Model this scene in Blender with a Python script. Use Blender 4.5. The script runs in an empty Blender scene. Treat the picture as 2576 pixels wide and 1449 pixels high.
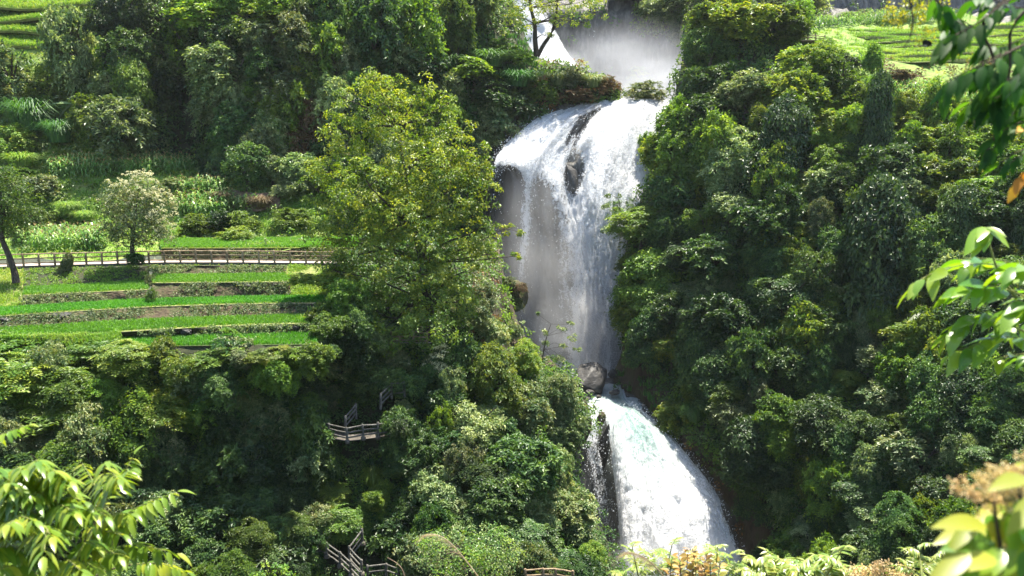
import bpy, math, random
import numpy as np
from mathutils import Vector, Matrix
from mathutils.bvhtree import BVHTree

random.seed(7)
RNG = np.random.default_rng(11)
sc = bpy.context.scene
COL = sc.collection
rad = math.radians

# ------------------------------------------------------------------ camera, sky, sun, exposure
PITCH = rad(10.0)
cam_d = bpy.data.cameras.new('camera')
cam = bpy.data.objects.new('camera', cam_d)
COL.objects.link(cam)
cam_d.sensor_width = 36.0
cam_d.lens = 28.0
cam_d.clip_start = 0.05
cam_d.clip_end = 3000.0
cam.location = (0, 0, 0)
cam.rotation_euler = (rad(90) - PITCH, 0, 0)
cam_d.dof.use_dof = True
cam_d.dof.focus_distance = 60.0
cam_d.dof.aperture_fstop = 5.6
sc.camera = cam

SUN_EL, SUN_AZ = rad(72), rad(40)          # azimuth measured from straight ahead (+Y) towards the right (+X)
world = bpy.data.worlds.new('World')
sc.world = world
world.use_nodes = True
wn = world.node_tree
sky = wn.nodes.new('ShaderNodeTexSky')
sky.sky_type = 'NISHITA'
sky.sun_disc = False
sky.sun_elevation = SUN_EL
sky.sun_rotation = SUN_AZ
wn.links.new(sky.outputs[0], wn.nodes['Background'].inputs[0])
wn.nodes['Background'].inputs[1].default_value = 0.115
sl = bpy.data.lights.new('sun', 'SUN')
sl.energy = 5.0
sl.angle = rad(0.5)
sl.color = (1.0, 0.94, 0.82)
sun = bpy.data.objects.new('sun', sl)
COL.objects.link(sun)
SUND = Vector((math.sin(SUN_AZ) * math.cos(SUN_EL), math.cos(SUN_AZ) * math.cos(SUN_EL), math.sin(SUN_EL)))
sun.rotation_euler = SUND.to_track_quat('Z', 'Y').to_euler()
sun.location = (60, 60, 120)
sc.view_settings.view_transform = 'Standard'
sc.view_settings.look = 'None'
sc.view_settings.gamma = 1.0
sc.view_settings.exposure = 1.84
cy = sc.cycles
cy.max_bounces = 6
cy.diffuse_bounces = 3
cy.glossy_bounces = 2
cy.transmission_bounces = 4
cy.transparent_max_bounces = 12
cy.volume_bounces = 0
cy.caustics_reflective = False
cy.caustics_refractive = False

# ------------------------------------------------------------------ where things stand: photo grid (2576 x 1449) to metres
FPX, CX, CY = 2002.5, 1288.0, 724.5
CP, SP = math.cos(PITCH), math.sin(PITCH)
def ray(X, Y):
    a, b = (X - CX) / FPX, (CY - Y) / FPX
    return np.array([a, CP + b * SP, -SP + b * CP])
def P(X, Y, d):
    r = ray(X, Y)
    return r * (d / r[1])
def Pz(X, Y, z):
    r = ray(X, Y)
    return r * (z / r[2])
def pix(p):
    f = p[1] * CP - p[2] * SP
    u = p[1] * SP + p[2] * CP
    return CX + FPX * p[0] / f, CY - FPX * u / f
def mpp(d):
    return d / FPX

# ------------------------------------------------------------------ helpers
def unit(a):
    return a / np.maximum(np.linalg.norm(a, axis=-1, keepdims=True), 1e-9)

_wave_cache = {}
def fbm(p, scale=1.0, seed=0, octs=4):
    p = np.asarray(p, float)
    key = (seed, octs)
    if key not in _wave_cache:
        r = np.random.default_rng(1000 + seed)
        _wave_cache[key] = [(unit(r.normal(size=(7, 3))) * r.uniform(.7, 1.4, (7, 1)), r.uniform(0, 6.28, 7)) for _ in range(octs)]
    out = np.zeros(p.shape[:-1])
    amp, fr, tot = 1.0, 1.0 / scale, 0
    for k, ph in _wave_cache[key]:
        out = out + amp * np.sin(2.2 * fr * (p @ k.T) + ph).sum(-1) / 3.2
        tot += amp
        amp *= .5
        fr *= 2.07
    return out / tot

class MB:
    """collects faces and links them as ONE mesh object"""
    def __init__(s):
        s.v, s.f, s.m, s.a, s.n = [], [], [], [], 0
        s.smooth = []
    def add(s, V, F, mat=0, val=None, smooth=False):
        V = np.asarray(V, float).reshape(-1, 3)
        F = np.asarray(F, np.int64)
        s.v.append(V)
        s.f.append(F + s.n)
        s.n += len(V)
        s.m.append(np.full(len(F), mat, np.int32))
        if val is None:
            val = RNG.random(len(F))
        s.a.append(np.broadcast_to(np.asarray(val, float), (len(F),)))
        s.smooth.append(np.full(len(F), smooth, bool))
    def mesh(s, name, mats, pattr=None):
        me = bpy.data.meshes.new(name)
        V = np.concatenate(s.v)
        tot = np.concatenate([np.full(len(f), f.shape[1], np.int32) for f in s.f])
        loops = np.concatenate([f.ravel() for f in s.f]).astype(np.int32)
        start = np.concatenate([[0], np.cumsum(tot)[:-1]]).astype(np.int32)
        me.vertices.add(len(V))
        me.vertices.foreach_set('co', V.astype(np.float32).ravel())
        me.loops.add(len(loops))
        me.loops.foreach_set('vertex_index', loops)
        me.polygons.add(len(tot))
        me.polygons.foreach_set('loop_start', start)
        me.polygons.foreach_set('material_index', np.concatenate(s.m))
        me.polygons.foreach_set('use_smooth', np.concatenate(s.smooth))
        at = me.attributes.new('vary', 'FLOAT', 'FACE')
        at.data.foreach_set('value', np.concatenate(s.a).astype(np.float32))
        if pattr:
            for k, arr in pattr.items():
                at = me.attributes.new(k, 'FLOAT', 'POINT')
                at.data.foreach_set('value', np.asarray(arr, np.float32).ravel())
        for m in (mats if isinstance(mats, (list, tuple)) else [mats]):
            me.materials.append(m)
        me.update()
        me.validate()
        return me
    def build(s, name, mats, parent=None, pattr=None, origin=None):
        if origin is not None:
            s.v = [v - np.asarray(origin) for v in s.v]
        o = bpy.data.objects.new(name, s.mesh(name, mats, pattr))
        COL.objects.link(o)
        if parent is not None:
            o.parent = parent
        if origin is not None:
            o.location = origin
        return o

def tag(o, label=None, cat=None, group=None, kind=None):
    if label: o['label'] = label
    if cat: o['category'] = cat
    if group: o['group'] = group
    if kind: o['kind'] = kind
    return o
def empty(name, loc, rz=0.0):
    o = bpy.data.objects.new(name, None)
    o.empty_display_size = .3
    o.location = loc
    o.rotation_euler = (0, 0, rz)
    COL.objects.link(o)
    return o

def frame_of(t):
    t = unit(np.asarray(t, float))
    ref = np.array([0, 0, 1.0]) if abs(t[2]) < .9 else np.array([1.0, 0, 0])
    a = unit(np.cross(t, ref))
    return a, np.cross(a, t)
def tube(mb, pts, radii, n=6, mat=0, val=None, wob=0):
    pts = np.asarray(pts, float)
    radii = np.broadcast_to(np.asarray(radii, float), (len(pts),))
    tg = np.gradient(pts, axis=0)
    ang = np.arange(n) * 2 * math.pi / n
    V = []
    for p, t, r in zip(pts, tg, radii):
        a, b = frame_of(t)
        rr = r * (1 + wob * RNG.uniform(-1, 1, n))
        V.append(p + rr[:, None] * (np.cos(ang)[:, None] * a + np.sin(ang)[:, None] * b))
    V = np.concatenate(V)
    k = len(pts)
    i = np.arange(n)
    F = np.concatenate([np.stack([j * n + i, j * n + (i + 1) % n, (j + 1) * n + (i + 1) % n, (j + 1) * n + i], 1) for j in range(k - 1)])
    mb.add(V, F, mat, val, True)
    for j, p in ((0, pts[0]), (k - 1, pts[-1])):
        ring = np.arange(n)
        tri = np.stack([ring, (ring + 1) % n, np.full(n, n)], 1)
        if j == 0: tri = tri[:, ::-1]
        mb.add(np.vstack([V[j * n:(j + 1) * n], p]), tri, mat, val, False)
def spline(pts, n=10):
    pts = np.asarray(pts, float)
    if len(pts) < 3:
        t = np.linspace(0, 1, n)[:, None]
        return pts[0] * (1 - t) + pts[-1] * t
    q = np.vstack([2 * pts[0] - pts[1], pts, 2 * pts[-1] - pts[-2]])
    return cr(q, n)
def cr(q, n):
    m = len(q) - 3
    t = np.linspace(0, m, n)
    i = np.minimum(t.astype(int), m - 1)
    f = (t - i)[:, None]
    p0, p1, p2, p3 = q[i], q[i + 1], q[i + 2], q[i + 3]
    return .5 * (2 * p1 + (p2 - p0) * f + (2 * p0 - 5 * p1 + 4 * p2 - p3) * f ** 2 + (3 * p1 - p0 - 3 * p2 + p3) * f ** 3)
def resample2(G, su, sv):
    """G (nu, nv, c) control net, Catmull-Rom both ways"""
    nu, nv, c = G.shape
    A = np.stack([spline(G[i], (nv - 1) * sv + 1) for i in range(nu)])
    return np.stack([spline(A[:, j], (nu - 1) * su + 1) for j in range(A.shape[1])], 1)
def grid_faces(nu, nv):
    i, j = np.meshgrid(np.arange(nu - 1), np.arange(nv - 1), indexing='ij')
    a = i * nv + j
    return np.stack([a, a + nv, a + nv + 1, a + 1], -1).reshape(-1, 4)

# leaves: one folded four-sided blade each, many thousands in one array
def add_leaves(mb, p, n, t, L, W, mat=0, val=None, fold=.18):
    n = unit(n)
    t = unit(t - n * (n * t).sum(-1, keepdims=True))
    b = np.cross(n, t)
    L = np.broadcast_to(np.asarray(L, float), (len(p),))[:, None]
    W = np.broadcast_to(np.asarray(W, float), (len(p),))[:, None]
    v0 = p
    v1 = p + t * L * .45 + b * W * .5 + n * W * fold
    v2 = p + t * L - n * L * .12
    v3 = p + t * L * .45 - b * W * .5 + n * W * fold
    V = np.stack([v0, v1, v2, v3], 1).reshape(-1, 3)
    k = np.arange(len(p)) * 4
    F = np.concatenate([np.stack([k, k + 1, k + 2], 1), np.stack([k, k + 2, k + 3], 1)])
    if val is None:
        val = RNG.random(len(p))
    mb.add(V, F, mat, np.concatenate([val, val]))
def clump(centers, outw, rc, per, flat=.65, up=.5, out=.4, rnd=.75, droop=.25, rng=RNG):
    """leaf positions, normals, directions for clumps of leaves round each centre"""
    K = len(centers)
    d = unit(rng.normal(size=(K, per, 3)) + np.array([0, 0, .45]) + .5 * outw[:, None, :])
    r = rng.uniform(.35, 1.0, (K, per, 1)) ** .6
    rc = np.broadcast_to(np.asarray(rc, float), (K,))[:, None, None]
    p = centers[:, None, :] + d * r * rc * np.array([1, 1, flat])
    n = d * .5 + np.array([0, 0, up]) + outw[:, None, :] * out + rng.normal(size=p.shape) * rnd
    t = d * .7 + rng.normal(size=p.shape) * .6 + np.array([0, 0, -droop])
    return p.reshape(-1, 3), n.reshape(-1, 3), t.reshape(-1, 3)

# detailed leaf for the branches close by
def fine_leaf(mb, base, d, n, L, W, droop=.3, fold=.25, seg=7, mat=0, val=None, tip=1.0, wave=.0):
    d = unit(np.asarray(d, float)); n = np.asarray(n, float)
    n = unit(n - d * np.dot(n, d)); b = np.cross(d, n)
    s = np.linspace(0, 1, seg + 1)
    prof = np.sin(np.pi * s ** (.75 * tip)) ** .85 * (1 - .25 * s)
    prof[0] = .02; prof[-1] = .01
    V = []
    for k, (q, w) in enumerate(zip(s, prof)):
        c = base + d * L * (q - .15 * droop * q * q) - n * L * droop * .5 * q * q
        ww = W * .5 * w
        f = fold * ww + wave * W * math.sin(9 * q + k)
        V += [c + b * ww + n * f, c, c - b * ww + n * (fold * ww)]
    F = []
    for k in range(seg):
        a = k * 3
        F += [[a, a + 1, a + 4, a + 3], [a + 1, a + 2, a + 5, a + 4]]
    mb.add(V, F, mat, random.random() if val is None else val, True)

# ------------------------------------------------------------------ materials
def newmat(name):
    m = bpy.data.materials.new(name)
    m.use_nodes = True
    nt = m.node_tree
    nt.nodes.clear()
    return m, nt, nt.nodes.new, nt.links.new
def ramp(nt, cols, fac):
    r = nt.nodes.new('ShaderNodeValToRGB')
    el = r.color_ramp.elements
    while len(el) < len(cols):
        el.new(.5)
    for e, (p, c) in zip(el, cols):
        e.position = p
        e.color = (*c, 1)
    nt.links.new(fac, r.inputs[0])
    return r.outputs[0]
def leaf_mat(name, cols, rough=.42, trans=.35, tcol=None, spec=.5, objvar=.35):
    m, nt, N, Lk = newmat(name)
    at = N('ShaderNodeAttribute'); at.attribute_name = 'vary'
    k = len(cols)
    c = ramp(nt, [(i / max(k - 1, 1), q) for i, q in enumerate(cols)], at.outputs['Fac'])
    oi = N('ShaderNodeObjectInfo')
    mr = N('ShaderNodeMapRange')
    mr.inputs['To Min'].default_value = 1 - objvar; mr.inputs['To Max'].default_value = 1 + objvar
    Lk(oi.outputs['Random'], mr.inputs['Value'])
    hs = N('ShaderNodeHueSaturation')
    Lk(c, hs.inputs['Color']); Lk(mr.outputs[0], hs.inputs['Value'])
    mh = N('ShaderNodeMapRange')
    mh.inputs['To Min'].default_value = .49; mh.inputs['To Max'].default_value = .515
    ml = N('ShaderNodeMath'); ml.operation = 'MULTIPLY'; ml.inputs[1].default_value = 7.31
    fr = N('ShaderNodeMath'); fr.operation = 'FRACT'
    Lk(oi.outputs['Random'], ml.inputs[0]); Lk(ml.outputs[0], fr.inputs[0]); Lk(fr.outputs[0], mh.inputs['Value'])
    Lk(mh.outputs[0], hs.inputs['Hue'])
    b = N('ShaderNodeBsdfPrincipled')
    Lk(hs.outputs[0], b.inputs['Base Color'])
    b.inputs['Roughness'].default_value = rough
    b.inputs['Specular IOR Level'].default_value = spec
    tr = N('ShaderNodeBsdfTranslucent')
    mx = N('ShaderNodeMix'); mx.data_type = 'RGBA'; mx.blend_type = 'MULTIPLY'
    mx.inputs[0].default_value = 1
    Lk(hs.outputs[0], mx.inputs[6])
    mx.inputs[7].default_value = (*(tcol or (2.0, 1.9, .6)), 1)
    Lk(mx.outputs[2], tr.inputs[0])
    ms = N('ShaderNodeMixShader'); ms.inputs[0].default_value = trans
    Lk(b.outputs[0], ms.inputs[1]); Lk(tr.outputs[0], ms.inputs[2])
    o = N('ShaderNodeOutputMaterial')
    Lk(ms.outputs[0], o.inputs[0])
    return m
def noise_mat(name, cols, scale=1.0, detail=8, rough=.9, bump=.4, stretch=(1, 1, 1), coord='Object', bscale=None, spec=.3):
    m, nt, N, Lk = newmat(name)
    tc = N('ShaderNodeTexCoord'); mp = N('ShaderNodeMapping')
    mp.inputs['Scale'].default_value = stretch
    Lk(tc.outputs[coord], mp.inputs[0])
    nz = N('ShaderNodeTexNoise'); nz.inputs['Scale'].default_value = scale; nz.inputs['Detail'].default_value = detail
    nz.inputs['Roughness'].default_value = .65
    Lk(mp.outputs[0], nz.inputs['Vector'])
    c = ramp(nt, cols, nz.outputs['Fac'])
    b = N('ShaderNodeBsdfPrincipled'); b.inputs['Roughness'].default_value = rough
    b.inputs['Specular IOR Level'].default_value = spec
    Lk(c, b.inputs['Base Color'])
    n2 = N('ShaderNodeTexNoise'); n2.inputs['Scale'].default_value = bscale or scale * 3; n2.inputs['Detail'].default_value = 6
    Lk(mp.outputs[0], n2.inputs['Vector'])
    bp = N('ShaderNodeBump'); bp.inputs['Strength'].default_value = bump; bp.inputs['Distance'].default_value = .25
    Lk(n2.outputs['Fac'], bp.inputs['Height']); Lk(bp.outputs[0], b.inputs['Normal'])
    o = N('ShaderNodeOutputMaterial'); Lk(b.outputs[0], o.inputs[0])
    return m
M = {}
M['dark'] = leaf_mat('leaf_dark', [(.020, .050, .014), (.044, .095, .021), (.105, .165, .036)], .46, .30, (1.8, 1.8, .5), .4, .45)
M['mid'] = leaf_mat('leaf_mid', [(.045, .095, .013), (.092, .165, .021), (.18, .25, .038)], .46, .38, (2.0, 1.9, .5), .4, .45)
M['pale'] = leaf_mat('leaf_pale', [(.058, .11, .034), (.135, .19, .062), (.31, .35, .16)], .42, .32, (1.6, 1.6, .7), .45, .4)
M['yellow'] = leaf_mat('leaf_yellow', [(.06, .13, .018), (.125, .215, .028), (.25, .31, .05)], .48, .42, (1.8, 1.6, .5))
M['goldleaf'] = leaf_mat('leaf_golden_green', [(.065, .13, .014), (.14, .225, .022), (.28, .32, .038)], .46, .42, (1.8, 1.7, .5), .4, .1)
M['leafy'] = leaf_mat('leaf_leafy', [(.05, .11, .012), (.115, .18, .018), (.25, .28, .03)], .45, .40, (1.8, 1.7, .5))
M['olive'] = leaf_mat('leaf_olive', [(.045, .095, .024), (.11, .165, .05), (.27, .29, .13)], .48, .30, (1.7, 1.5, .6))
M['dry'] = leaf_mat('leaf_dry', [(.07, .06, .025), (.15, .11, .05), (.22, .16, .08)], .7, .25, (1.5, 1.2, .7))
M['rust'] = leaf_mat('leaf_rust', [(.10, .06, .02), (.20, .11, .04), (.08, .10, .025)], .6, .25, (1.5, 1.1, .6))
M['rice'] = leaf_mat('leaf_rice', [(.046, .165, .010), (.082, .245, .014), (.13, .32, .025)], .55, .45, (1.5, 1.4, .5), objvar=.05)
M['grass'] = leaf_mat('leaf_grass', [(.10, .21, .025), (.18, .30, .038), (.33, .37, .09)], .55, .4, (1.5, 1.5, .5), objvar=.1)
M['darkgrass'] = leaf_mat('leaf_dark_grass', [(.025, .085, .02), (.045, .13, .025), (.08, .17, .03)], .55, .3, objvar=.1)
M['corn'] = leaf_mat('leaf_maize', [(.08, .19, .035), (.15, .28, .06), (.32, .40, .17)], .36, .38, (1.5, 1.6, .6), objvar=.15)
M['tassel'] = leaf_mat('maize_tassel', [(.35, .25, .10), (.45, .33, .15), (.5, .4, .2)], .7, .2)
M['cream'] = leaf_mat('cream_blossom', [(.50, .46, .24), (.62, .58, .36), (.7, .66, .45)], .7, .3, (1.2, 1.1, .8))
M['bark'] = noise_mat('bark', [(.3, (.025, .018, .012)), (.7, (.10, .08, .06))], 3, bump=.8, stretch=(2, 2, .4))
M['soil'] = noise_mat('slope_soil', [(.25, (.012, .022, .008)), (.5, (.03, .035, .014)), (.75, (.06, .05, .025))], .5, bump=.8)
M['meadow'] = noise_mat('slope_meadow', [(.25, (.07, .13, .02)), (.45, (.115, .19, .03)), (.6, (.18, .23, .05)), (.78, (.22, .17, .09))], .7, bump=.9)
M['cliffrock'] = noise_mat('brown_cliff_rock', [(.3, (.02, .016, .011)), (.5, (.07, .052, .034)), (.62, (.05, .055, .02)), (.75, (.13, .10, .07))], .8, bump=1.0, stretch=(1, 1, .45), bscale=2.4)
M['rock'] = noise_mat('wet_rock', [(.3, (.022, .021, .018)), (.5, (.085, .08, .07)), (.7, (.21, .195, .17))], .6, bump=1.0, stretch=(1, 1, .3), rough=.6, bscale=2.2)
M['mossrock'] = noise_mat('mossy_rock', [(.3, (.025, .028, .01)), (.5, (.07, .055, .03)), (.62, (.06, .075, .018)), (.8, (.11, .08, .045))], 1.1, bump=1.0, bscale=3.2)
M['boulder'] = noise_mat('boulder_rock', [(.25, (.016, .015, .014)), (.55, (.05, .047, .043)), (.75, (.10, .094, .085))], .9, bump=.9, bscale=2.4, rough=.55)
M['wall'] = noise_mat('terrace_wall_earth', [(.25, (.014, .013, .008)), (.44, (.07, .05, .027)), (.54, (.04, .05, .014)), (.66, (.11, .08, .047)), (.8, (.20, .165, .12))], 1.1, bump=1.0, bscale=3.0)
M['brown'] = noise_mat('dry_brown_earth', [(.25, (.06, .04, .022)), (.5, (.16, .105, .065)), (.75, (.26, .185, .12))], 1.4, bump=1.0, bscale=4)
M['verge'] = noise_mat('verge_grass', [(.3, (.09, .12, .025)), (.55, (.18, .19, .055)), (.75, (.30, .24, .12))], 2.0, bump=.6)
M['mud'] = noise_mat('paddy_mud', [(.3, (.03, .05, .012)), (.7, (.06, .09, .02))], 2.0, bump=.3)
M['path'] = noise_mat('path_concrete', [(.3, (.28, .225, .185)), (.7, (.40, .34, .30))], 1.5, bump=.2)
M['pathdark'] = noise_mat('path_edge_concrete', [(.3, (.05, .044, .036)), (.7, (.13, .115, .095))], 1.2, bump=.5)  # darkened along with the landing railings, its shade put into the colour
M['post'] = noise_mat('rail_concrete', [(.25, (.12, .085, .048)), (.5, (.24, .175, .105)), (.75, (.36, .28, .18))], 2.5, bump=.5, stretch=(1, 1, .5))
M['shaded_greypost'] = noise_mat('shaded_grey_rail_concrete', [(.25, (.045, .042, .036)), (.5, (.10, .095, .082)), (.75, (.17, .165, .145))], 2.5, bump=.5)  # grey concrete darkened in its colour to stand in for shade on the landing
M['fg_pinnate'] = leaf_mat('leaf_pinnate_near', [(.10, .19, .022), (.17, .27, .028), (.30, .34, .035)], .30, .45, (1.5, 1.4, .4), .6, .03)
M['fg_dark'] = leaf_mat('leaf_hanging_near', [(.016, .048, .012), (.030, .08, .015), (.06, .13, .02)], .5, .38, (2.6, 2.8, .5), .12, .03)
M['fg_bright'] = leaf_mat('leaf_glossy_near', [(.08, .19, .02), (.14, .27, .025), (.22, .33, .03)], .24, .45, (1.7, 1.6, .4), .7, .03)
M['fg_gold'] = leaf_mat('leaf_gold_near', [(.20, .26, .022), (.31, .33, .03), (.40, .37, .04)], .4, .5, (1.4, 1.3, .4), .5, .03)
M['fg_orange'] = leaf_mat('leaf_orange_near', [(.45, .20, .03), (.6, .3, .04), (.55, .4, .05)], .5, .4, (1.3, 1.1, .5), .4, .02)
M['fg_mimosa'] = leaf_mat('leaf_mimosa_near', [(.12, .20, .03), (.20, .27, .035), (.33, .34, .08)], .35, .4, (1.5, 1.4, .5), .6, .05)
M['fg_red'] = leaf_mat('leaf_reddish_near', [(.22, .22, .04), (.36, .20, .06), (.45, .30, .08)], .4, .4, (1.3, 1.1, .6), .5, .05)
M['buff'] = leaf_mat('buff_blossom', [(.48, .34, .16), (.60, .45, .22), (.65, .52, .30)], .8, .35, (1.2, 1.1, .8))
M['plume'] = leaf_mat('grass_plume', [(.45, .33, .20), (.58, .46, .30), (.66, .56, .40)], .6, .45, (1.2, 1.1, .9))
M['twig'] = noise_mat('twig', [(.3, (.03, .022, .014)), (.7, (.09, .065, .04))], 8, bump=.3)
M['greentwig'] = noise_mat('green_twig', [(.3, (.12, .16, .04)), (.7, (.25, .24, .08))], 8, bump=.2)
M['insect'] = noise_mat('butterfly_wing', [(.52, (.012, .009, .007)), (.60, (.05, .035, .02)), (.66, (.55, .5, .42))], 60, detail=1, bump=0, rough=.6)

def water_mat(name, seed=0.0, cut=0.0, su=1.3):
    m, nt, N, Lk = newmat(name)
    def attr(n):
        a = N('ShaderNodeAttribute'); a.attribute_name = n
        return a.outputs['Fac']
    def mth(op, a, b=None, c=None):
        x = N('ShaderNodeMath'); x.operation = op
        for i, q in enumerate((a, b, c)):
            if q is None: continue
            if isinstance(q, (int, float)): x.inputs[i].default_value = q
            else: Lk(q, x.inputs[i])
        return x.outputs[0]
    cb = N('ShaderNodeCombineXYZ')
    Lk(attr('fu'), cb.inputs[0]); Lk(attr('fv'), cb.inputs[1]); cb.inputs[2].default_value = seed
    def noise(sc_, st, det, dist=0.0):
        mp = N('ShaderNodeMapping'); mp.inputs['Scale'].default_value = st
        Lk(cb.outputs[0], mp.inputs[0])
        n = N('ShaderNodeTexNoise'); n.inputs['Scale'].default_value = sc_; n.inputs['Detail'].default_value = det
        n.inputs['Roughness'].default_value = .68; n.inputs['Distortion'].default_value = dist
        Lk(mp.outputs[0], n.inputs['Vector'])
        return n.outputs['Fac']
    n1 = noise(.50 * su, (1, .16, 1), 5, .4)
    n2 = noise(1.5 * su, (1, .40, 1), 6, 1.0)
    n3 = noise(3.6 * su, (1, .9, 1), 4)
    st = mth('ADD', mth('ADD', mth('MULTIPLY', n1, .36), mth('MULTIPLY', n2, .34)), mth('MULTIPLY', n3, .30))
    mr = N('ShaderNodeMapRange'); mr.interpolation_type = 'SMOOTHSTEP'
    lo = mth('SUBTRACT', .70 + cut, mth('MULTIPLY', attr('dens'), .40))
    Lk(st, mr.inputs['Value']); Lk(lo, mr.inputs['From Min']); Lk(mth('ADD', lo, .10), mr.inputs['From Max'])
    foam = N('ShaderNodeMapRange'); foam.interpolation_type = 'SMOOTHSTEP'
    foam.inputs['From Min'].default_value = .46; foam.inputs['From Max'].default_value = .60
    Lk(st, foam.inputs['Value'])
    mix = N('ShaderNodeMix'); mix.data_type = 'RGBA'
    Lk(mth('MULTIPLY', attr('aqua'), mth('SUBTRACT', 1.0, mth('MULTIPLY', foam.outputs[0], .75))), mix.inputs[0])
    mix.inputs[6].default_value = (.93, .94, .95, 1); mix.inputs[7].default_value = (.30, .52, .47, 1)
    thin = N('ShaderNodeMix'); thin.data_type = 'RGBA'
    f2 = N('ShaderNodeMapRange'); f2.inputs['From Min'].default_value = .32; f2.inputs['From Max'].default_value = .50
    Lk(st, f2.inputs['Value'])
    Lk(f2.outputs[0], thin.inputs[0]); thin.inputs[6].default_value = (.78, .81, .84, 1)
    Lk(mix.outputs[2], thin.inputs[7])
    d = N('ShaderNodeBsdfPrincipled'); d.inputs['Roughness'].default_value = .35
    Lk(thin.outputs[2], d.inputs['Base Color'])
    bp = N('ShaderNodeBump'); bp.inputs['Strength'].default_value = 1.0; bp.inputs['Distance'].default_value = .9
    Lk(st, bp.inputs['Height']); Lk(bp.outputs[0], d.inputs['Normal'])
    tr = N('ShaderNodeBsdfTranslucent'); Lk(thin.outputs[2], tr.inputs[0])
    ms = N('ShaderNodeMixShader'); ms.inputs[0].default_value = .5
    Lk(d.outputs[0], ms.inputs[1]); Lk(tr.outputs[0], ms.inputs[2])
    tp = N('ShaderNodeBsdfTransparent')
    ma = N('ShaderNodeMixShader')
    Lk(mr.outputs[0], ma.inputs[0]); Lk(tp.outputs[0], ma.inputs[1]); Lk(ms.outputs[0], ma.inputs[2])
    o = N('ShaderNodeOutputMaterial'); Lk(ma.outputs[0], o.inputs[0])
    return m
M['water'] = water_mat('falling_water')
M['drop'] = leaf_mat('water_drop', [(.88, .9, .92), (.94, .95, .96)], .3, .4, (1, 1, 1), .5, .01)
M['water2'] = water_mat('falling_spray', 37.0, .09, 1.7)

# ------------------------------------------------------------------ terrain
TER_V, TER_F, TER_N = [], [], 0
PATCH = {}
def patch(name, cols, su=6, sv=6, amp=.8, nsc=5.0, mat='soil', seed=1, bvh=True, kind='structure', meadow=None):
    """cols: list of columns, each a list of (X, Y, depth) or world points given as ('w', x, y, z)"""
    global TER_N
    G = np.array([[np.array(q[1:]) if q[0] == 'w' else P(*q) for q in c] for c in cols])
    V = resample2(G, su, sv)
    nu, nv = V.shape[:2]
    du = np.gradient(V, axis=0); dv = np.gradient(V, axis=1)
    nrm = unit(np.cross(dv, du))
    nrm = np.where(nrm[..., 1:2] > 0, -nrm, nrm)
    V = V + nrm * (amp * fbm(V, nsc, seed) + amp * .35 * fbm(V, nsc * .28, seed + 7))[..., None]
    mb = MB()
    F = grid_faces(nu, nv)
    mb.add(V.reshape(-1, 3), F, 0, None, True)
    if meadow:
        ctr = V.reshape(-1, 3)[F].mean(1)
        mb.m[0] = np.array([int(meadow(*pix(c))) for c in ctr], np.int32)
    o = mb.build(name, [M[mat], M['meadow'], M['cliffrock']])
    tag(o, kind=kind)
    if bvh:
        TER_V.append(V.reshape(-1, 3)); TER_F.append(F + TER_N); TER_N += nu * nv
    PATCH[name] = (V, F)
    return o
def cols_xy(xs, lists):
    return [[(x, y, d) for (y, d) in l] for x, l in zip(xs, lists)]

# left hill: terraced grass, vine hung cliff, shoulder that ends at the lip of the falls
patch('left_hill', [
    [(-700, y, d) for y, d in ((-300, 138), (0, 120), (100, 114), (200, 108), (300, 104), (400, 99), (470, 95), (560, 90), (600, 87), (650, 77))],
    [(-300, y, d) for y, d in ((-300, 138), (0, 120), (100, 114), (200, 108), (300, 104), (400, 99), (470, 95), (560, 90), (600, 87), (650, 77))],
    [(150, y, d) for y, d in ((-300, 138), (0, 121), (95, 115), (200, 109), (300, 105), (400, 99), (470, 95), (560, 90), (600, 87), (648, 77))],
    [(330, y, d) for y, d in ((-300, 130), (0, 112), (100, 109), (200, 106), (300, 104), (405, 101), (470, 96), (560, 90), (600, 87), (645, 77))],
    [(480, y, d) for y, d in ((-300, 126), (0, 114), (100, 112), (200, 110), (300, 108), (420, 105), (475, 97), (560, 90), (600, 87), (645, 77))],
    [(620, y, d) for y, d in ((-300, 122), (0, 107), (100, 105), (200, 103), (300, 101), (440, 99), (480, 96), (560, 90), (600, 87), (645, 77))],
    [(800, y, d) for y, d in ((-300, 124), (0, 109), (100, 106), (200, 103), (300, 100), (440, 98), (485, 95), (560, 91), (600, 87), (645, 77))],
    [(1000, y, d) for y, d in ((-300, 128), (0, 114), (100, 111), (200, 108), (300, 105), (440, 102), (490, 100), (560, 97), (600, 94), (660, 86))],
    [(1190, y, d) for y, d in ((-250, 135), (20, 122), (80, 119), (160, 115), (260, 112), (400, 111), (490, 111), (560, 111), (600, 110), (660, 108))],
    [(1345, y, d) for y, d in ((165, 136), (140, 123), (180, 119), (220, 117), (255, 116), (330, 115), (430, 114), (530, 114), (600, 114), (660, 114))],
    [(1450, y, d) for y, d in ((190, 132), (172, 122), (195, 120), (220, 118.5), (248, 118), (330, 117), (430, 116), (530, 116), (600, 116), (660, 116))],
    [(1560, y, d) for y, d in ((245, 128), (232, 122), (240, 121), (248, 120.5), (256, 120), (330, 119), (430, 118), (530, 118), (600, 118), (660, 118))],
], su=6, sv=5, amp=.9, seed=2, meadow=lambda X, Y: (Y > 395 and X < 840) or X < 265)
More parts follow.
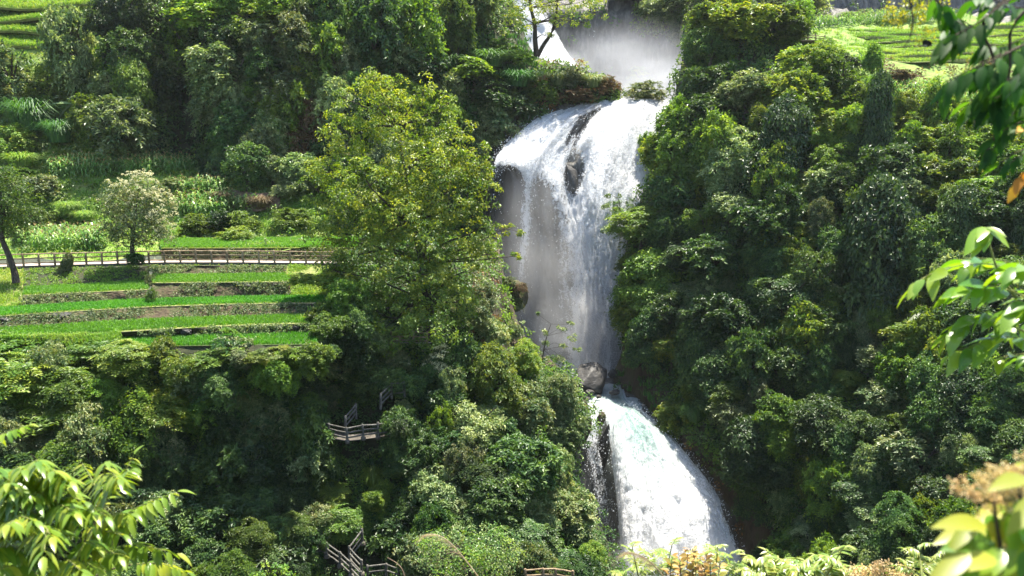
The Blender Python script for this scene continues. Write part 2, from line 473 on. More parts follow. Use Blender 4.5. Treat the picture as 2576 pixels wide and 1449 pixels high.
# wet cliff the main falls run over
patch('falls_cliff', [
    [(x, y, d + o) for y, d in ((262, 128), (262, 119.5), (310, 116), (380, 112.5), (425, 110.3), (500, 109.3), (620, 109), (780, 108.6), (900, 108), (1000, 107))]
    for x, o in ((1150, 6), (1215, 2.5), (1260, -1.2), (1300, -1.9), (1335, -.6), (1370, -1.2), (1410, -1.3), (1445, -.2), (1490, .3), (1560, .2), (1640, .6), (1760, 1.5))
], su=8, sv=10, amp=1.0, nsc=2.0, mat='rock', seed=5)
# upper plunge basin behind, cliff of the upper falls
patch('upper_cliff', [
    [(1000, -250, 185), (1000, 0, 172), (1000, 120, 168), (1000, 260, 165), (1000, 330, 160)],
    [(1200, -250, 190), (1200, 0, 176), (1200, 100, 173), (1200, 180, 170), (1200, 330, 160)],
    [(1350, -250, 192), (1350, 0, 177), (1350, 100, 174), (1350, 180, 172), (1350, 330, 160)],
    [(1470, -250, 194), (1470, 0, 180), (1470, 100, 178), (1470, 200, 176), (1470, 330, 160)],
    [(1600, -250, 192), (1600, 0, 179), (1600, 100, 177), (1600, 200, 175), (1600, 330, 158)],
    [(1720, -250, 188), (1720, 0, 172), (1720, 100, 168), (1720, 200, 166), (1720, 330, 156)],
    [(1850, -250, 186), (1850, 0, 168), (1850, 100, 162), (1850, 200, 158), (1850, 330, 150)],
    [(2100, -250, 193), (2100, 0, 190), (2100, 60, 182), (2100, 200, 170), (2100, 330, 150)],
    [(2400, -250, 207), (2400, 0, 205), (2400, 60, 196), (2400, 200, 180), (2400, 330, 150)],
    [(2900, -250, 207), (2900, 0, 205), (2900, 60, 196), (2900, 200, 180), (2900, 330, 150)],
], su=12, sv=10, amp=1.7, nsc=6, mat='rock', seed=9)
# right hill: silhouette column first (with the face behind it), then across to the right
def rrow(y, xe, de, rest):
    return [(xe - 4, y, de + 22), (xe + 6, y, de + 4)] + [(xe + 30, y, de)] + rest
rows = [
    rrow(35, 1800, 118, [(1900, 25, 117), (2040, 70, 128), (2200, 48, 143), (2420, 45, 146), (2750, 45, 148), (3100, 45, 148)]),
    rrow(80, 1735, 114, [(1870, 75, 113), (2030, 100, 117), (2200, 100, 126), (2420, 100, 128), (2750, 100, 128), (3100, 100, 128)]),
    rrow(180, 1715, 112, [(1850, 170, 109), (2030, 160, 108), (2200, 158, 109), (2420, 160, 110), (2750, 160, 110), (3100, 160, 110)]),
    rrow(270, 1700, 110.5, [(1830, 260, 105), (2020, 240, 101), (2200, 225, 101), (2420, 222, 102), (2750, 222, 102), (3100, 222, 102)]),
    rrow(420, 1640, 107, [(1800, 390, 101), (2000, 380, 95), (2200, 340, 94), (2420, 320, 94), (2750, 310, 93), (3100, 310, 92)]),
    rrow(530, 1600, 104, [(1770, 520, 98), (1980, 500, 92), (2200, 470, 89), (2420, 430, 87), (2750, 420, 84), (3100, 420, 82)]),
    rrow(660, 1565, 100, [(1740, 650, 95), (1960, 640, 88), (2200, 620, 84), (2420, 600, 79), (2750, 600, 73), (3100, 600, 70)]),
    rrow(860, 1560, 96, [(1740, 850, 90), (1960, 850, 82), (2200, 840, 78), (2420, 820, 72), (2750, 820, 66), (3100, 820, 62)]),
    rrow(960, 1545, 93.5, [(1740, 1000, 84), (1960, 1000, 77), (2200, 1000, 73), (2420, 980, 67), (2750, 980, 62), (3100, 980, 58)]),
    rrow(1050, 1605, 89, [(1760, 1110, 80), (1980, 1120, 73), (2200, 1120, 69), (2420, 1120, 63), (2750, 1120, 58), (3100, 1120, 54)]),
    rrow(1150, 1735, 83, [(1850, 1210, 75), (2020, 1230, 69), (2220, 1240, 65), (2430, 1240, 60), (2750, 1240, 54), (3100, 1240, 50)]),
    rrow(1320, 1845, 78, [(1950, 1340, 72), (2080, 1350, 66), (2250, 1350, 62), (2440, 1350, 57), (2750, 1350, 51), (3100, 1350, 47)]),
    rrow(1480, 1880, 74, [(1970, 1490, 67), (2100, 1500, 61), (2260, 1500, 57), (2450, 1500, 52), (2750, 1500, 46), (3100, 1500, 42)]),
    rrow(1700, 1900, 66, [(1990, 1700, 60), (2110, 1700, 54), (2270, 1700, 50), (2460, 1700, 45), (2750, 1700, 40), (3100, 1700, 36)]),
]
patch('right_hill', [[r[i] for r in rows] for i in range(len(rows[0]))], su=6, sv=6, amp=.9, seed=13, meadow=lambda X, Y: 1 if (X > 2030 and Y < 340) else (2 if (Y > 620 and X < 1690 + max(0, Y - 1040) * .9) else 0))
# knoll in the middle and the wooded slope under the terraces
edge = [(1230, 600, 90), (1262, 680, 84), (1300, 800, 81), (1345, 890, 78), (1440, 960, 75), (1478, 1060, 71), (1440, 1180, 67), (1490, 1300, 62), (1545, 1430, 57), (1600, 1700, 48)]
kn = []
for x, ys, ds in (
    (-700, (846, 880, 920, 960, 1010, 1070, 1150, 1260, 1430, 1700), (56, 55, 54, 53, 52, 51, 50, 48, 45, 38)),
    (-300, (848, 880, 920, 960, 1010, 1070, 1150, 1260, 1430, 1700), (56, 55, 54, 53, 52, 51, 50, 48, 45, 38)),
    (0, (850, 880, 920, 960, 1010, 1070, 1150, 1260, 1430, 1700), (56.4, 55.6, 54.6, 53.5, 52.7, 51.8, 50.8, 48.6, 46, 39)),
    (280, (862, 885, 920, 960, 1010, 1070, 1150, 1260, 1430, 1700), (56.6, 56.2, 55.6, 55, 54.4, 53.8, 53, 51, 48, 40)),
    (560, (874, 895, 930, 965, 1010, 1070, 1150, 1260, 1430, 1700), (56.6, 56.5, 56.4, 56.3, 56.2, 56, 55.6, 54.5, 51, 43)),
    (780, (790, 840, 890, 940, 1010, 1075, 1160, 1260, 1430, 1700), (63, 61.4, 60.6, 60.2, 60, 59.5, 58.5, 56.5, 52.5, 44)),
    (900, (640, 720, 800, 880, 960, 1085, 1170, 1270, 1430, 1700), (76, 69, 64.5, 62.5, 61.2, 59.5, 58, 56, 52.5, 44)),
    (1020, (620, 720, 800, 880, 960, 1085, 1170, 1270, 1430, 1700), (82, 71, 66.5, 64.5, 62.8, 60, 58, 55.5, 52, 43)),
    (1160, (610, 700, 800, 890, 970, 1085, 1170, 1270, 1430, 1700), (87, 75, 70, 67, 64.5, 60.5, 58, 54.5, 50, 42)),
    (1260, (605, 690, 800, 900, 985, 1085, 1180, 1280, 1430, 1700), (89, 80, 75, 70, 66.5, 62, 58.5, 54.5, 50, 42)),
):
    kn.append([(x, y, d) for y, d in zip(ys, ds)])
kn.append([(x - 40, y, d - 1.2) for x, y, d in edge])
kn.append([(x, y, d) for x, y, d in edge])
kn.append([(x - 8, y + 6, d + 8) for x, y, d in edge])
kn.append([(x - 60, y + 120, d + 12) for x, y, d in edge])
patch('wooded_slope', kn, su=6, sv=6, amp=.6, seed=21, meadow=lambda X, Y: 2 if (X > 1215 and Y < 920) else 0)
# river bed and the rock under the lower cascade
patch('gorge_bed', [
    [(x0, 880, 108), (x0, 935, 101), (x0 + 10, 975, 94), (x0 + 20, 1040, 88.5), (x1 - 30, 1120, 85.5), (x1 - 10, 1230, 83), (x1, 1330, 81), (x1 + 5, 1420, 80), (x1 + 5, 1600, 76)]
    for x0, x1 in ((1280, 1380), (1370, 1440), (1420, 1480), (1450, 1510), (1490, 1545), (1530, 1600), (1570, 1700), (1600, 1790), (1640, 1900), (1700, 2050))
], su=4, sv=5, amp=.5, nsc=3, mat='rock', seed=27)
# ground far below and the slope the camera stands on
gx = np.linspace(-1, 1, 41); 
GX, GY = np.meshgrid(np.sign(gx) * np.abs(gx) ** 1.7 * 900, np.sign(gx) * np.abs(gx) ** 1.7 * 900, indexing='ij')
mb = MB(); mb.add(np.stack([GX, GY, -58 + 1.5 * np.sin(GX * .02) + 0 * GY], -1).reshape(-1, 3), grid_faces(41, 41), 0, None, True)
tag(mb.build('ground', M['soil']), kind='structure')
patch('near_bank', [[('w', x, y, -1.75 - (.2 if y < 0 else .72) * y - .06 * abs(x) * 0) for y in (-12, -4, 0, 2, 5, 9, 14, 22, 34, 44)] for x in (-60, -30, -12, -4, 0, 4, 12, 30, 60)], su=3, sv=3, amp=.12, nsc=2, seed=31, bvh=False)

BV = BVHTree.FromPolygons([tuple(v) for v in np.concatenate(TER_V)], [tuple(int(i) for i in f) for f in np.concatenate(TER_F)])
def hit(X, Y):
    r = ray(X, Y)
    loc, nrm, idx, dist = BV.ray_cast(Vector((0, 0, 0)), Vector(unit(r)), 500)
    return (None, None) if loc is None else (np.array(loc), np.array(nrm))
def inside(poly, x, y):
    r = False
    n = len(poly)
    for i in range(n):
        x1, y1 = poly[i]; x2, y2 = poly[(i + 1) % n]
        if (y1 > y) != (y2 > y) and x < (x2 - x1) * (y - y1) / (y2 - y1) + x1:
            r = not r
    return r

# ------------------------------------------------------------------ terraces, path, walls
def pl(pts, X):
    return np.interp(X, [p[0] for p in pts], [p[1] for p in pts])
def strip(name, A, B, mat, amp=0, kind='structure', rows=2, seed=0, rough=None, lab=None, cat=None, bulge=0.0, group=None):
    """surface between two 3D polylines"""
    A, B = np.asarray(A), np.asarray(B)
    t = np.linspace(0, 1, rows)[None, :, None]
    V = A[:, None, :] * (1 - t) + B[:, None, :] * t
    if amp:
        nz = fbm(V, 1.1, seed) * amp + fbm(V, .35, seed + 3) * amp * .6
        w = np.sin(np.linspace(.25, .95, rows) * math.pi)[None, :]
        V = V + np.array([0, -1, .15]) * ((nz + bulge) * w)[..., None]
    mb = MB(); mb.add(V.reshape(-1, 3), grid_faces(*V.shape[:2]), 0, None, True)
    o = mb.build(name, M[mat])
    if lab: tag(o, lab, cat, group)
    else: tag(o, kind=kind)
    return V
def blades(mb, base, h, lean=.3, w=.03, per=5, val=None, mat=0, spread=.06):
    k = len(base)
    b = np.repeat(base, per, 0) + np.concatenate([RNG.normal(0, spread, (k * per, 2)), np.zeros((k * per, 1))], 1)
    a = RNG.uniform(0, 6.28, k * per)
    d = np.stack([np.cos(a), np.sin(a), 0 * a], 1)
    s = np.stack([-np.sin(a), np.cos(a), 0 * a], 1)
    hh = (np.repeat(np.broadcast_to(h, (k,)), per) * RNG.uniform(.65, 1.1, k * per))[:, None]
    ln = RNG.uniform(.1, 1, (k * per, 1)) * lean
    mid = b + d * hh * ln * .35 + np.array([0, 0, 1]) * hh * .62
    tip = b + d * hh * ln * 1.1 + np.array([0, 0, 1]) * hh * (1 - .35 * ln)
    V = np.stack([b - s * w * .5, b + s * w * .5, mid + s * w * .45, mid - s * w * .45, tip], 1).reshape(-1, 3)
    i = np.arange(k * per) * 5
    vv = RNG.random(k * per) if val is None else np.repeat(val, per)
    mb.add(V, np.stack([i, i + 1, i + 2, i + 3], 1), mat, vv)
    mb.add(np.zeros((0, 3)), np.zeros((0, 3), int))
    mb.f[-1] = np.stack([i + 3, i + 2, i + 4], 1) + (mb.n - len(V)); mb.m[-1] = np.full(len(i), mat, np.int32)
    mb.a[-1] = vv; mb.smooth[-1] = np.zeros(len(i), bool)

PATHX = np.array([-420, -300, -200, -100, 0, 100, 200, 300, 420, 520, 620, 720, 820, 900, 960])
PATHY = [(-420, 694), (-200, 682), (0, 671), (100, 668), (300, 663), (420, 660), (600, 660), (880, 663), (960, 666)]
PATHD = [(-420, 69), (0, 72.5), (300, 74), (420, 74.5), (880, 74.5), (960, 74)]
pathf = np.array([P(x, pl(PATHY, x), pl(PATHD, x)) for x in PATHX])
pathb = pathf + np.array([0, 1.7, .0])
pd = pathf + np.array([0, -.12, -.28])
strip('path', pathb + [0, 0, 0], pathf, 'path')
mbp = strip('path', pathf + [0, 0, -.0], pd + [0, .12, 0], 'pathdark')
def field(name, back, front, z, xs):
    A = np.array([Pz(x, pl(back, x), z) for x in xs]); B = np.array([Pz(x, pl(front, x), z) for x in xs])
    return A, B
xsL = np.linspace(60, 374, 14); xsR = np.linspace(384, 730, 14); xs2 = np.linspace(-420, 880, 40); xs4 = np.linspace(295, 800, 20)
F1L = field('f', [(60, 722), (374, 706)], [(60, 743), (374, 729)], -12.06, xsL)
F1R = field('f', [(384, 691), (730, 688)], [(384, 712), (730, 709)], -11.6, xsR)
F2 = field('f', [(-420, 812), (-100, 782), (0, 773), (140, 765), (280, 757), (400, 752), (600, 747), (760, 744), (880, 743)], [(-420, 842), (-100, 808), (0, 796), (140, 786), (280, 778), (400, 771), (600, 765), (760, 762), (880, 762)], -12.75, xs2)
F3 = field('f', [(-420, 858), (-100, 834), (0, 825), (140, 816), (280, 808), (400, 801), (600, 795), (760, 791), (880, 790)], [(-420, 880), (-100, 855), (0, 848), (150, 842), (280, 836), (400, 829), (560, 820), (700, 815), (880, 814)], -13.42, xs2)
F4 = field('f', [(295, 852), (420, 846), (800, 835)], [(295, 872), (420, 871), (800, 866)], -14.05, xs4)
FU = field('f', [(405, 600), (900, 596)], [(405, 625), (900, 624)], -9.63, np.linspace(405, 900, 18))
fields = [(F1L, 'shaded rice in the short upper left paddy', 1), (F1R, 'rice in the upper right paddy beside the mound', 1), (F2, 'f2', 1), (F3, 'f3', 1), (F4, 'f4', 1), (FU, 'fu', 1)]
for (A, B), lab, q in fields:
    strip('paddy_ground', A, B, 'mud', rows=3)
    A_, B_ = A.copy(), B.copy()
    L = np.linalg.norm(np.diff(A_, axis=0), axis=1).sum()
    D = np.linalg.norm(B_ - A_, axis=1).mean()
    nr, nc = int(D / .21), int(L / .17)
    u, v = np.meshgrid((np.arange(nc) + .5) / nc, (np.arange(nr) + .3) / nr, indexing='ij')
    u = u + RNG.normal(0, .0012, u.shape); v = .10 + .88 * np.clip(v + RNG.normal(0, .012, v.shape), 0, .98)
    k = len(A_) - 1
    i = np.clip((u * k).astype(int), 0, k - 1); f = np.clip(u * k - i, 0, 1)[..., None]
    b = (A_[i] * (1 - f) + A_[i + 1] * f) * (1 - v[..., None]) + (B_[i] * (1 - f) + B_[i + 1] * f) * v[..., None]
    b = b.reshape(-1, 3)
    keep = RNG.random(len(b)) < np.clip(1.25 + .5 * fbm(b, 2.5, 44), .4, 1)
    b = b[keep]
    mb = MB()
    vv = np.clip(.5 + .28 * fbm(b, 3.0, 41) + RNG.normal(0, .18, len(b)), 0, 1)
    blades(mb, b, .27 + .05 * fbm(b, 2.0, 43), .45, .045, 6, vv)
    tag(mb.build('rice', M['rice']), kind='stuff')

def at_x(line, x):
    """point of a 3D polyline at the pixel column x"""
    px = np.array([pix(p)[0] for p in line])
    return np.array([np.interp(x, px, line[:, c]) for c in range(3)])
def wall_between(top, bot, x0, x1, lab, n=26, amp=.22, seed=0, mat='wall', name='terrace_wall', weed=2.8, lush=False):
    xs = np.linspace(x0, x1, n * 2)
    A = np.array([at_x(top, x) for x in xs]); B = np.array([at_x(bot, x) for x in xs]) + [0, -.05, -.12]
    strip(name, A + [0, -.16, .0], B, mat, amp, rows=9, seed=seed, lab=lab, cat='wall', group='earth and stone terrace walls')
    # grassy verge along the wall top
    strip('verge', A + [0, .32, .03], A + [0, -.24, .05], 'verge', .05, kind='structure', rows=3, seed=seed + 5)
    mb = MB()
    k = int(np.linalg.norm(A[-1] - A[0]) * 9)
    q = RNG.integers(0, len(A) - 1, k); f = RNG.random(k)[:, None]
    b = A[q] * (1 - f) + A[q + 1] * f + np.stack([0 * f[:, 0], RNG.uniform(-.3, .25, k), np.full(k, .02)], 1)
    blades(mb, b, RNG.uniform(.10, .26, k), .8, .04, 5)
    # tufts of weeds hanging on the face
    k2 = int(k * weed)
    q = RNG.integers(0, len(A) - 1, k2); f = RNG.random((k2, 1)) ** 1.4
    c = A[q] * (1 - f) + B[q] * f + np.array([0, -.3, 0])
    c = c[fbm(c, 2.2, seed + 60) > (-.6 if lush else -.2)]
    if len(c):
        p_, n_, t_ = clump(c, np.tile([0, -1.0, .2], (len(c), 1)), .24, 16)
        add_leaves(mb, p_, n_, t_, .15, .09, 1)
    tag(mb.build('verge_grass', [M['grass'], M['mid' if lush else 'olive']]), kind='stuff')
wall_between(pd, F1R[0], 384, 735, 'brown earth wall under the path above the upper right paddy', seed=3)
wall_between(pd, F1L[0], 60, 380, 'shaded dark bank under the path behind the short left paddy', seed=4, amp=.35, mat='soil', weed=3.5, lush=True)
wall_between(F1L[1], F2[0], 62, 372, 'low wall with loose stones in front of the short left paddy', seed=8)
wall_between(F1R[1], F2[0], 386, 735, 'earth wall in front of the upper right paddy beside the mound', seed=9)
wall_between(F2[1], F3[0], -400, 860, 'long stony wall between the two longest paddies', n=60, seed=11, amp=.3)
wall_between(F3[1], F4[0], 300, 800, 'dark stone wall above the lowest short paddy', seed=14, amp=.3)
wall_between(FU[1], pathb, 408, 890, 'mossy brown wall behind the fence under the highest paddy', seed=16)
# left of the short paddy: grassy bank from path to second paddy
strip('grass_bank', [at_x(pd, x) for x in np.linspace(-400, 62, 24)], [at_x(F2[0], x) for x in np.linspace(-400, 62, 24)], 'verge', .35, rows=10, seed=20, bulge=.2)
strip('grass_bank', [at_x(pd, x) for x in np.linspace(725, 900, 12)], [at_x(F2[0], x) for x in np.linspace(725, 880, 12)], 'verge', .35, rows=10, seed=22, bulge=.5)
strip('grass_bank', [at_x(F3[1], x) for x in np.linspace(-400, 302, 24)], [P(x, 868, 56.2) for x in np.linspace(-400, 302, 24)], 'verge', .2, rows=6, seed=24)
strip('grass_bank', F4[1], [P(x, 900, 55.2) for x in xs4], 'soil', .3, rows=6, seed=25)
for xa, xb, top, bot, btm in ((-400, 62, pd, F2[0], None), (725, 885, pd, F2[0], None), (-400, 302, F3[1], None, 868)):
    xs = np.linspace(xa, xb, 30)
    A = np.array([at_x(top, x) for x in xs]); B = np.array([at_x(bot, x) for x in xs]) if bot is not None else np.array([P(x, 868, 56.2) for x in xs])
    k = 5200 if xa < 0 else 3600
    u = RNG.random(k) * 29; i = np.minimum(u.astype(int), 28); q = (u - i)[:, None]; v = RNG.random((k, 1))
    b = (A[i] * (1 - q) + A[i + 1] * q) * (1 - v) + (B[i] * (1 - q) + B[i + 1] * q) * v + np.array([0, -.25, .02])
    mb = MB(); blades(mb, b, RNG.uniform(.12, .42, k) * (1 + .8 * fbm(b, 1.8, 47)).clip(.3, 2), .9, .045, 4, np.clip(.5 + .35 * fbm(b, 2.5, 48) + RNG.normal(0, .2, k), 0, 1), spread=.12)
    tag(mb.build('bank_grass', M['grass']), kind='stuff')
# stones set in the walls
def stone_mesh(name, seed, mat, sub=3, amp=.32):
    n = 30
    th = np.linspace(0, math.pi, n); ph = np.arange(2 * n) * math.pi / n
    T, H = np.meshgrid(th, ph, indexing='ij')
    d = np.stack([np.sin(T) * np.cos(H), np.sin(T) * np.sin(H), np.cos(T)], -1)
    r = 1 + amp * fbm(d, .9, seed) + amp * .5 * fbm(d, .35, seed + 1) + .07 * fbm(d, .12, seed + 2)
    V = (d * r[..., None])
    # a few flat broken faces
    rr = np.random.default_rng(seed)
    for _ in range(11):
        nn = unit(rr.normal(size=3)); h = rr.uniform(.62, .85)
        s = (V @ nn) - h
        V = V - np.maximum(s, 0)[..., None] * nn * .85
    F = []
    for i in range(n - 1):
        for j in range(2 * n):
            F.append([i * 2 * n + j, (i + 1) * 2 * n + j, (i + 1) * 2 * n + (j + 1) % (2 * n), i * 2 * n + (j + 1) % (2 * n)])
    mb = MB(); mb.add(V.reshape(-1, 3), F, 0, None, True)
    return mb.mesh(name, M[mat])
STONES = [stone_mesh('stone', 50 + i, 'boulder') for i in range(4)]
def rock(X, Y, d, w, h, lab, name='boulder', mat=None, dep=.8, rz=None, v=None, group=None, cat='boulder'):
    me = STONES[(random.randrange(4) if v is None else v)]
    if mat:
        me = me.copy(); me.materials[0] = M[mat]
    o = bpy.data.objects.new(name, me)
    COL.objects.link(o)
    s = mpp(d)
    o.location = P(X, Y, d); o.scale = (w * s / 2, w * s / 2 * dep, h * s / 2)
    o.rotation_euler = (random.uniform(-.15, .15), random.uniform(-.15, .15), random.uniform(0, 6.28) if rz is None else rz)
    tag(o, lab, cat, group)
    return o
for (line, x, dy, w, h, lab) in (
    (F2[1], 150, 6, 62, 13, 'flat grey slab lying on top of the long stony wall'),
    (F2[1], 10, 8, 40, 12, 'low pale stone at the near end of the long stony wall'),
    (F2[1], 545, 9, 26, 12, 'grey stone set in the long wall beside a weed tuft'),
    (F1L[1], 172, 12, 30, 20, 'square pale stone fallen from the short left paddy wall'),
    (F1L[1], 186, 20, 18, 14, 'small brown stone at the foot of the short left paddy wall'),
    (F1R[1], 620, 8, 30, 12, 'dark stone jutting from the upper right paddy wall'),
    (F3[1], 470, 10, 34, 16, 'brown stone low in the dark wall above the lowest paddy'),
    (F3[1], 700, 8, 30, 14, 'grey stone in the dark wall under the tree shade'),
    (F3[1], 745, 10, 26, 12, 'small grey stone near the tree end of the dark wall'),
):
    p = at_x(line, x); X, Y = pix(p)
    rock(X, Y + dy, p[1] - .25, w, h, lab, 'stone', dep=.7, rz=0, cat='stone', group='loose wall stones')

# ------------------------------------------------------------------ fences
def log(mb, a, b, r, n=7):
    pts = np.array([a, (np.asarray(a) + b) / 2 + RNG.normal(0, r * .15, 3), b])
    tube(mb, pts, [r, r * .93, r], n, wob=.05)
def fence(name, base, lab, h=1.05, rails=(.95, .6, .22), r=.095, rr=.066, mat='post', group=None, cat='fence', plinth=False, skip=()):
    base = [np.asarray(b, float) for b in base]
    root = empty(name, base[0])
    o0 = base[0]
    for i, b in enumerate(base):
        mb = MB(); lx, h_ = random.uniform(-.04, .04), h * random.uniform(.95, 1.06)
        tube(mb, np.array([b + [0, 0, -.25], b + [lx * .4, 0, h * .5], b + [lx, lx * .5, h_ - .03], b + [lx, lx * .5, h_ + .02]]) - o0, [r * 1.08, r, r * 1.02, r * .6], 8, wob=.05)
        mb.build('post', M[mat], root)
        if plinth:
            mb = MB(); tube(mb, np.array([b + [0, 0, -.2], b + [0, 0, .02], b + [0, 0, .08]]) - o0, [r * 2.2, r * 2.2, r * 1.4], 8, wob=.08)
            mb.build('plinth', M['pathdark'], root)
        if i and i not in skip:
            a = base[i - 1]
            for q in rails:
                mb = MB()
                log(mb, a + [0, 0, q * h] - o0, b + [0, 0, q * h + random.uniform(-.03, .03)] - o0, rr)
                mb.build('rail', M[mat], root)
    return tag(root, lab, cat, group)
fx = np.arange(-60, 900, 39.5)
fence('path_fence', [at_x(pathf, x) + [0, .12, 0] for x in fx if x < 880], 'long pale concrete log fence along the path above the paddies', 1.12)

# ------------------------------------------------------------------ water
def sheet(name, cols, mat, off=0.0, dk=1.0, su=8, sv=10, amp=.25, seed=0, froth=.22, drops=0):
    nc = len(cols); L = []
    for c in cols:
        L.append([np.concatenate([P(q[0], q[1], q[2] - off), [q[3] * dk, q[4] if len(q) > 4 else 0]]) for q in c])
    G = resample2(np.array(L), su, sv)
    V, dens, aq = G[..., :3], np.clip(G[..., 3], 0, 1), np.clip(G[..., 4], 0, 1)
    nu, nv = dens.shape
    fu = np.concatenate([np.zeros((1, nv)), np.cumsum(np.linalg.norm(np.diff(V, axis=0), axis=2), 0)])
    fu = fu.mean(1, keepdims=True) * np.ones((1, nv))
    fv = np.concatenate([np.zeros((nu, 1)), np.cumsum(np.linalg.norm(np.diff(V, axis=1), axis=2), 1)], 1)
    q = np.stack([fu, fv * .12, 0 * fu + seed], -1)
    V = V + np.array([0, -1, .3]) * (amp * fbm(q, 1.6, seed + 70) + amp * .5 * fbm(q * [1, 3, 1], .5, seed + 71))[..., None]
    V = V + np.array([0, -1, .4]) * (froth * .6 * fbm(np.stack([fu, fv * .30, 0 * fu + seed], -1), .75, seed + 72) + froth * 1.3 * fbm(np.stack([fu, fv * .16, 0 * fu + seed], -1), 1.9, seed + 73))[..., None]
    e = np.ones(nu); e[:3] = [0, .45, .8]; e[-3:] = [.8, .45, 0]
    dens = dens * (e[:, None] ** .6)
    mb = MB(); mb.add(V.reshape(-1, 3), grid_faces(nu, nv), 0, None, True)
    o = mb.build(name, M[mat], pattr={'dens': dens, 'aqua': aq, 'fu': fu + seed * 11.3, 'fv': fv})
    if drops:
        i = RNG.integers(1, nu - 1, drops); j = RNG.integers(int(nv * .2), nv - 1, drops)
        ok = RNG.random(drops) < dens[i, j] ** 1.6
        ed = RNG.random(drops) < .16
        i = np.where(ed, np.where(RNG.random(drops) < .5, RNG.integers(0, 5, drops), nu - 1 - RNG.integers(0, 5, drops)), i)
        p = V[i, j] + RNG.normal(0, 1, (drops, 3)) * np.array([.30, .28, .45]) + np.array([0, -.35, 0])
        p = p[ok]; r_ = (RNG.random((len(p), 1)) ** 2.2 * .05 + .012)
        oc = np.array([[1, 0, 0], [-1, 0, 0], [0, 1, 0], [0, -1, 0], [0, 0, 1.7], [0, 0, -1.7]])
        Vd = (p[:, None, :] + oc[None] * r_[:, None]).reshape(-1, 3)
        k = np.arange(len(p))[:, None] * 6
        Fd = np.concatenate([k + np.array(f) for f in ([0, 2, 4], [2, 1, 4], [1, 3, 4], [3, 0, 4], [2, 0, 5], [1, 2, 5], [3, 1, 5], [0, 3, 5])])
        mb = MB(); mb.add(Vd, Fd, 0)
        tag(mb.build('spray_drops', M['drop']), kind='stuff')
    return tag(o, kind='structure')
def fl(*pts):
    return list(pts)
main_falls = [
    fl((1430, 262, 122.0, .3), (1430, 270, 118.5, .7), (1338, 302, 114.0, .9), (1268, 362, 109.6, .95), (1240, 402, 107.0, .9), (1236, 450, 106.4, .35), (1236, 560, 106.3, .25), (1242, 700, 104.9, .25), (1262, 932, 102.2, .5)),
    fl((1462, 256, 122.0, 1), (1462, 264, 118.5, 1), (1378, 302, 114.0, 1), (1316, 358, 110.0, 1), (1288, 404, 107.0, 1), (1286, 438, 106.2, .05), (1288, 560, 106.2, .16), (1292, 700, 104.9, .30), (1302, 932, 102.2, .5)),
    fl((1485, 253, 122.0, 1), (1485, 260, 118.5, 1), (1418, 302, 113.8, 1), (1362, 358, 110.2, 1), (1332, 412, 107.4, 1), (1326, 470, 106.6, .78), (1318, 580, 105.7, .72), (1312, 700, 104.5, .6), (1330, 932, 101.7, .5)),
    fl((1508, 252, 122.0, 1), (1508, 258, 118.5, 1), (1448, 302, 113.8, .85), (1398, 358, 110.5, .95), (1366, 412, 108.6, .95), (1352, 475, 107.0, .5), (1348, 580, 105.9, .32), (1345, 700, 104.9, .30), (1365, 932, 101.7, .5)),
    fl((1530, 252, 122.0, 1), (1530, 257, 118.5, 1), (1474, 298, 114.0, .25), (1436, 358, 110.8, .45), (1408, 424, 108.6, .95), (1402, 485, 106.8, .75), (1396, 580, 105.9, .46), (1392, 700, 104.9, .40), (1405, 932, 101.5, .55)),
    fl((1552, 252, 122.0, 1), (1552, 256, 118.5, 1), (1502, 300, 114.0, 1), (1472, 358, 111.0, .9), (1442, 430, 109.2, .12), (1440, 500, 107.6, .65), (1440, 580, 105.9, .75), (1436, 700, 104.3, .70), (1440, 932, 101.1, .65)),
    fl((1582, 251, 122.0, 1), (1582, 255, 118.5, 1), (1546, 300, 114.0, 1), (1516, 358, 111.2, 1), (1490, 430, 108.8, .95), (1480, 500, 106.8, .95), (1475, 580, 105.3, .86), (1475, 700, 103.7, .8), (1475, 937, 100.3, .9)),
    fl((1622, 251, 122.0, 1), (1622, 254, 118.5, 1), (1600, 300, 114.2, 1), (1576, 358, 111.6, 1), (1555, 430, 109.2, .9), (1536, 500, 106.8, .88), (1525, 580, 105.3, .86), (1516, 700, 103.7, .86), (1515, 947, 100.3, .95)),
    fl((1662, 251, 122.0, 1), (1662, 254, 118.5, .95), (1650, 300, 114.6, .85), (1632, 358, 112.0, 1), (1612, 430, 109.6, 1), (1592, 500, 107.2, 1), (1575, 580, 105.3, 1), (1562, 700, 103.7, .95), (1556, 950, 100.3, .95)),
    fl((1730, 254, 122.0, 1), (1730, 257, 119.0, .9), (1722, 302, 115.4, .8), (1694, 360, 113.0, .9), (1668, 430, 110.6, 1), (1646, 500, 107.8, 1), (1624, 580, 105.7, .9), (1594, 700, 104.1, .8), (1584, 957, 100.7, .8)),
]
sheet('waterfall', main_falls, 'water', 0, 1, 10, 14, .45, 1, drops=12000)
sheet('waterfall_spray', main_falls, 'water2', .8, .92, 7, 9, .5, 2)
upper_falls = [
    fl((1165, -60, 172, .6), (1180, 0, 170.5, .7), (1190, 60, 169, .6), (1200, 120, 168, .6), (1220, 190, 164, .5)),
    fl((1230, -60, 172, 1), (1240, 0, 170, 1), (1255, 60, 168.5, 1), (1270, 120, 167, 1), (1290, 200, 162, .9)),
    fl((1280, -60, 172, 1), (1295, 0, 170, 1), (1310, 60, 168, 1), (1330, 120, 166, 1), (1360, 200, 160, .9)),
    fl((1320, -60, 173, .8), (1340, 0, 171, .8), (1365, 60, 168.5, .9), (1395, 120, 166, 1), (1430, 200, 160, .9)),
    fl((1340, -60, 175, .1), (1370, 0, 173, .2), (1400, 70, 171, .4), (1440, 140, 168, .7), (1490, 205, 161, .8)),
]
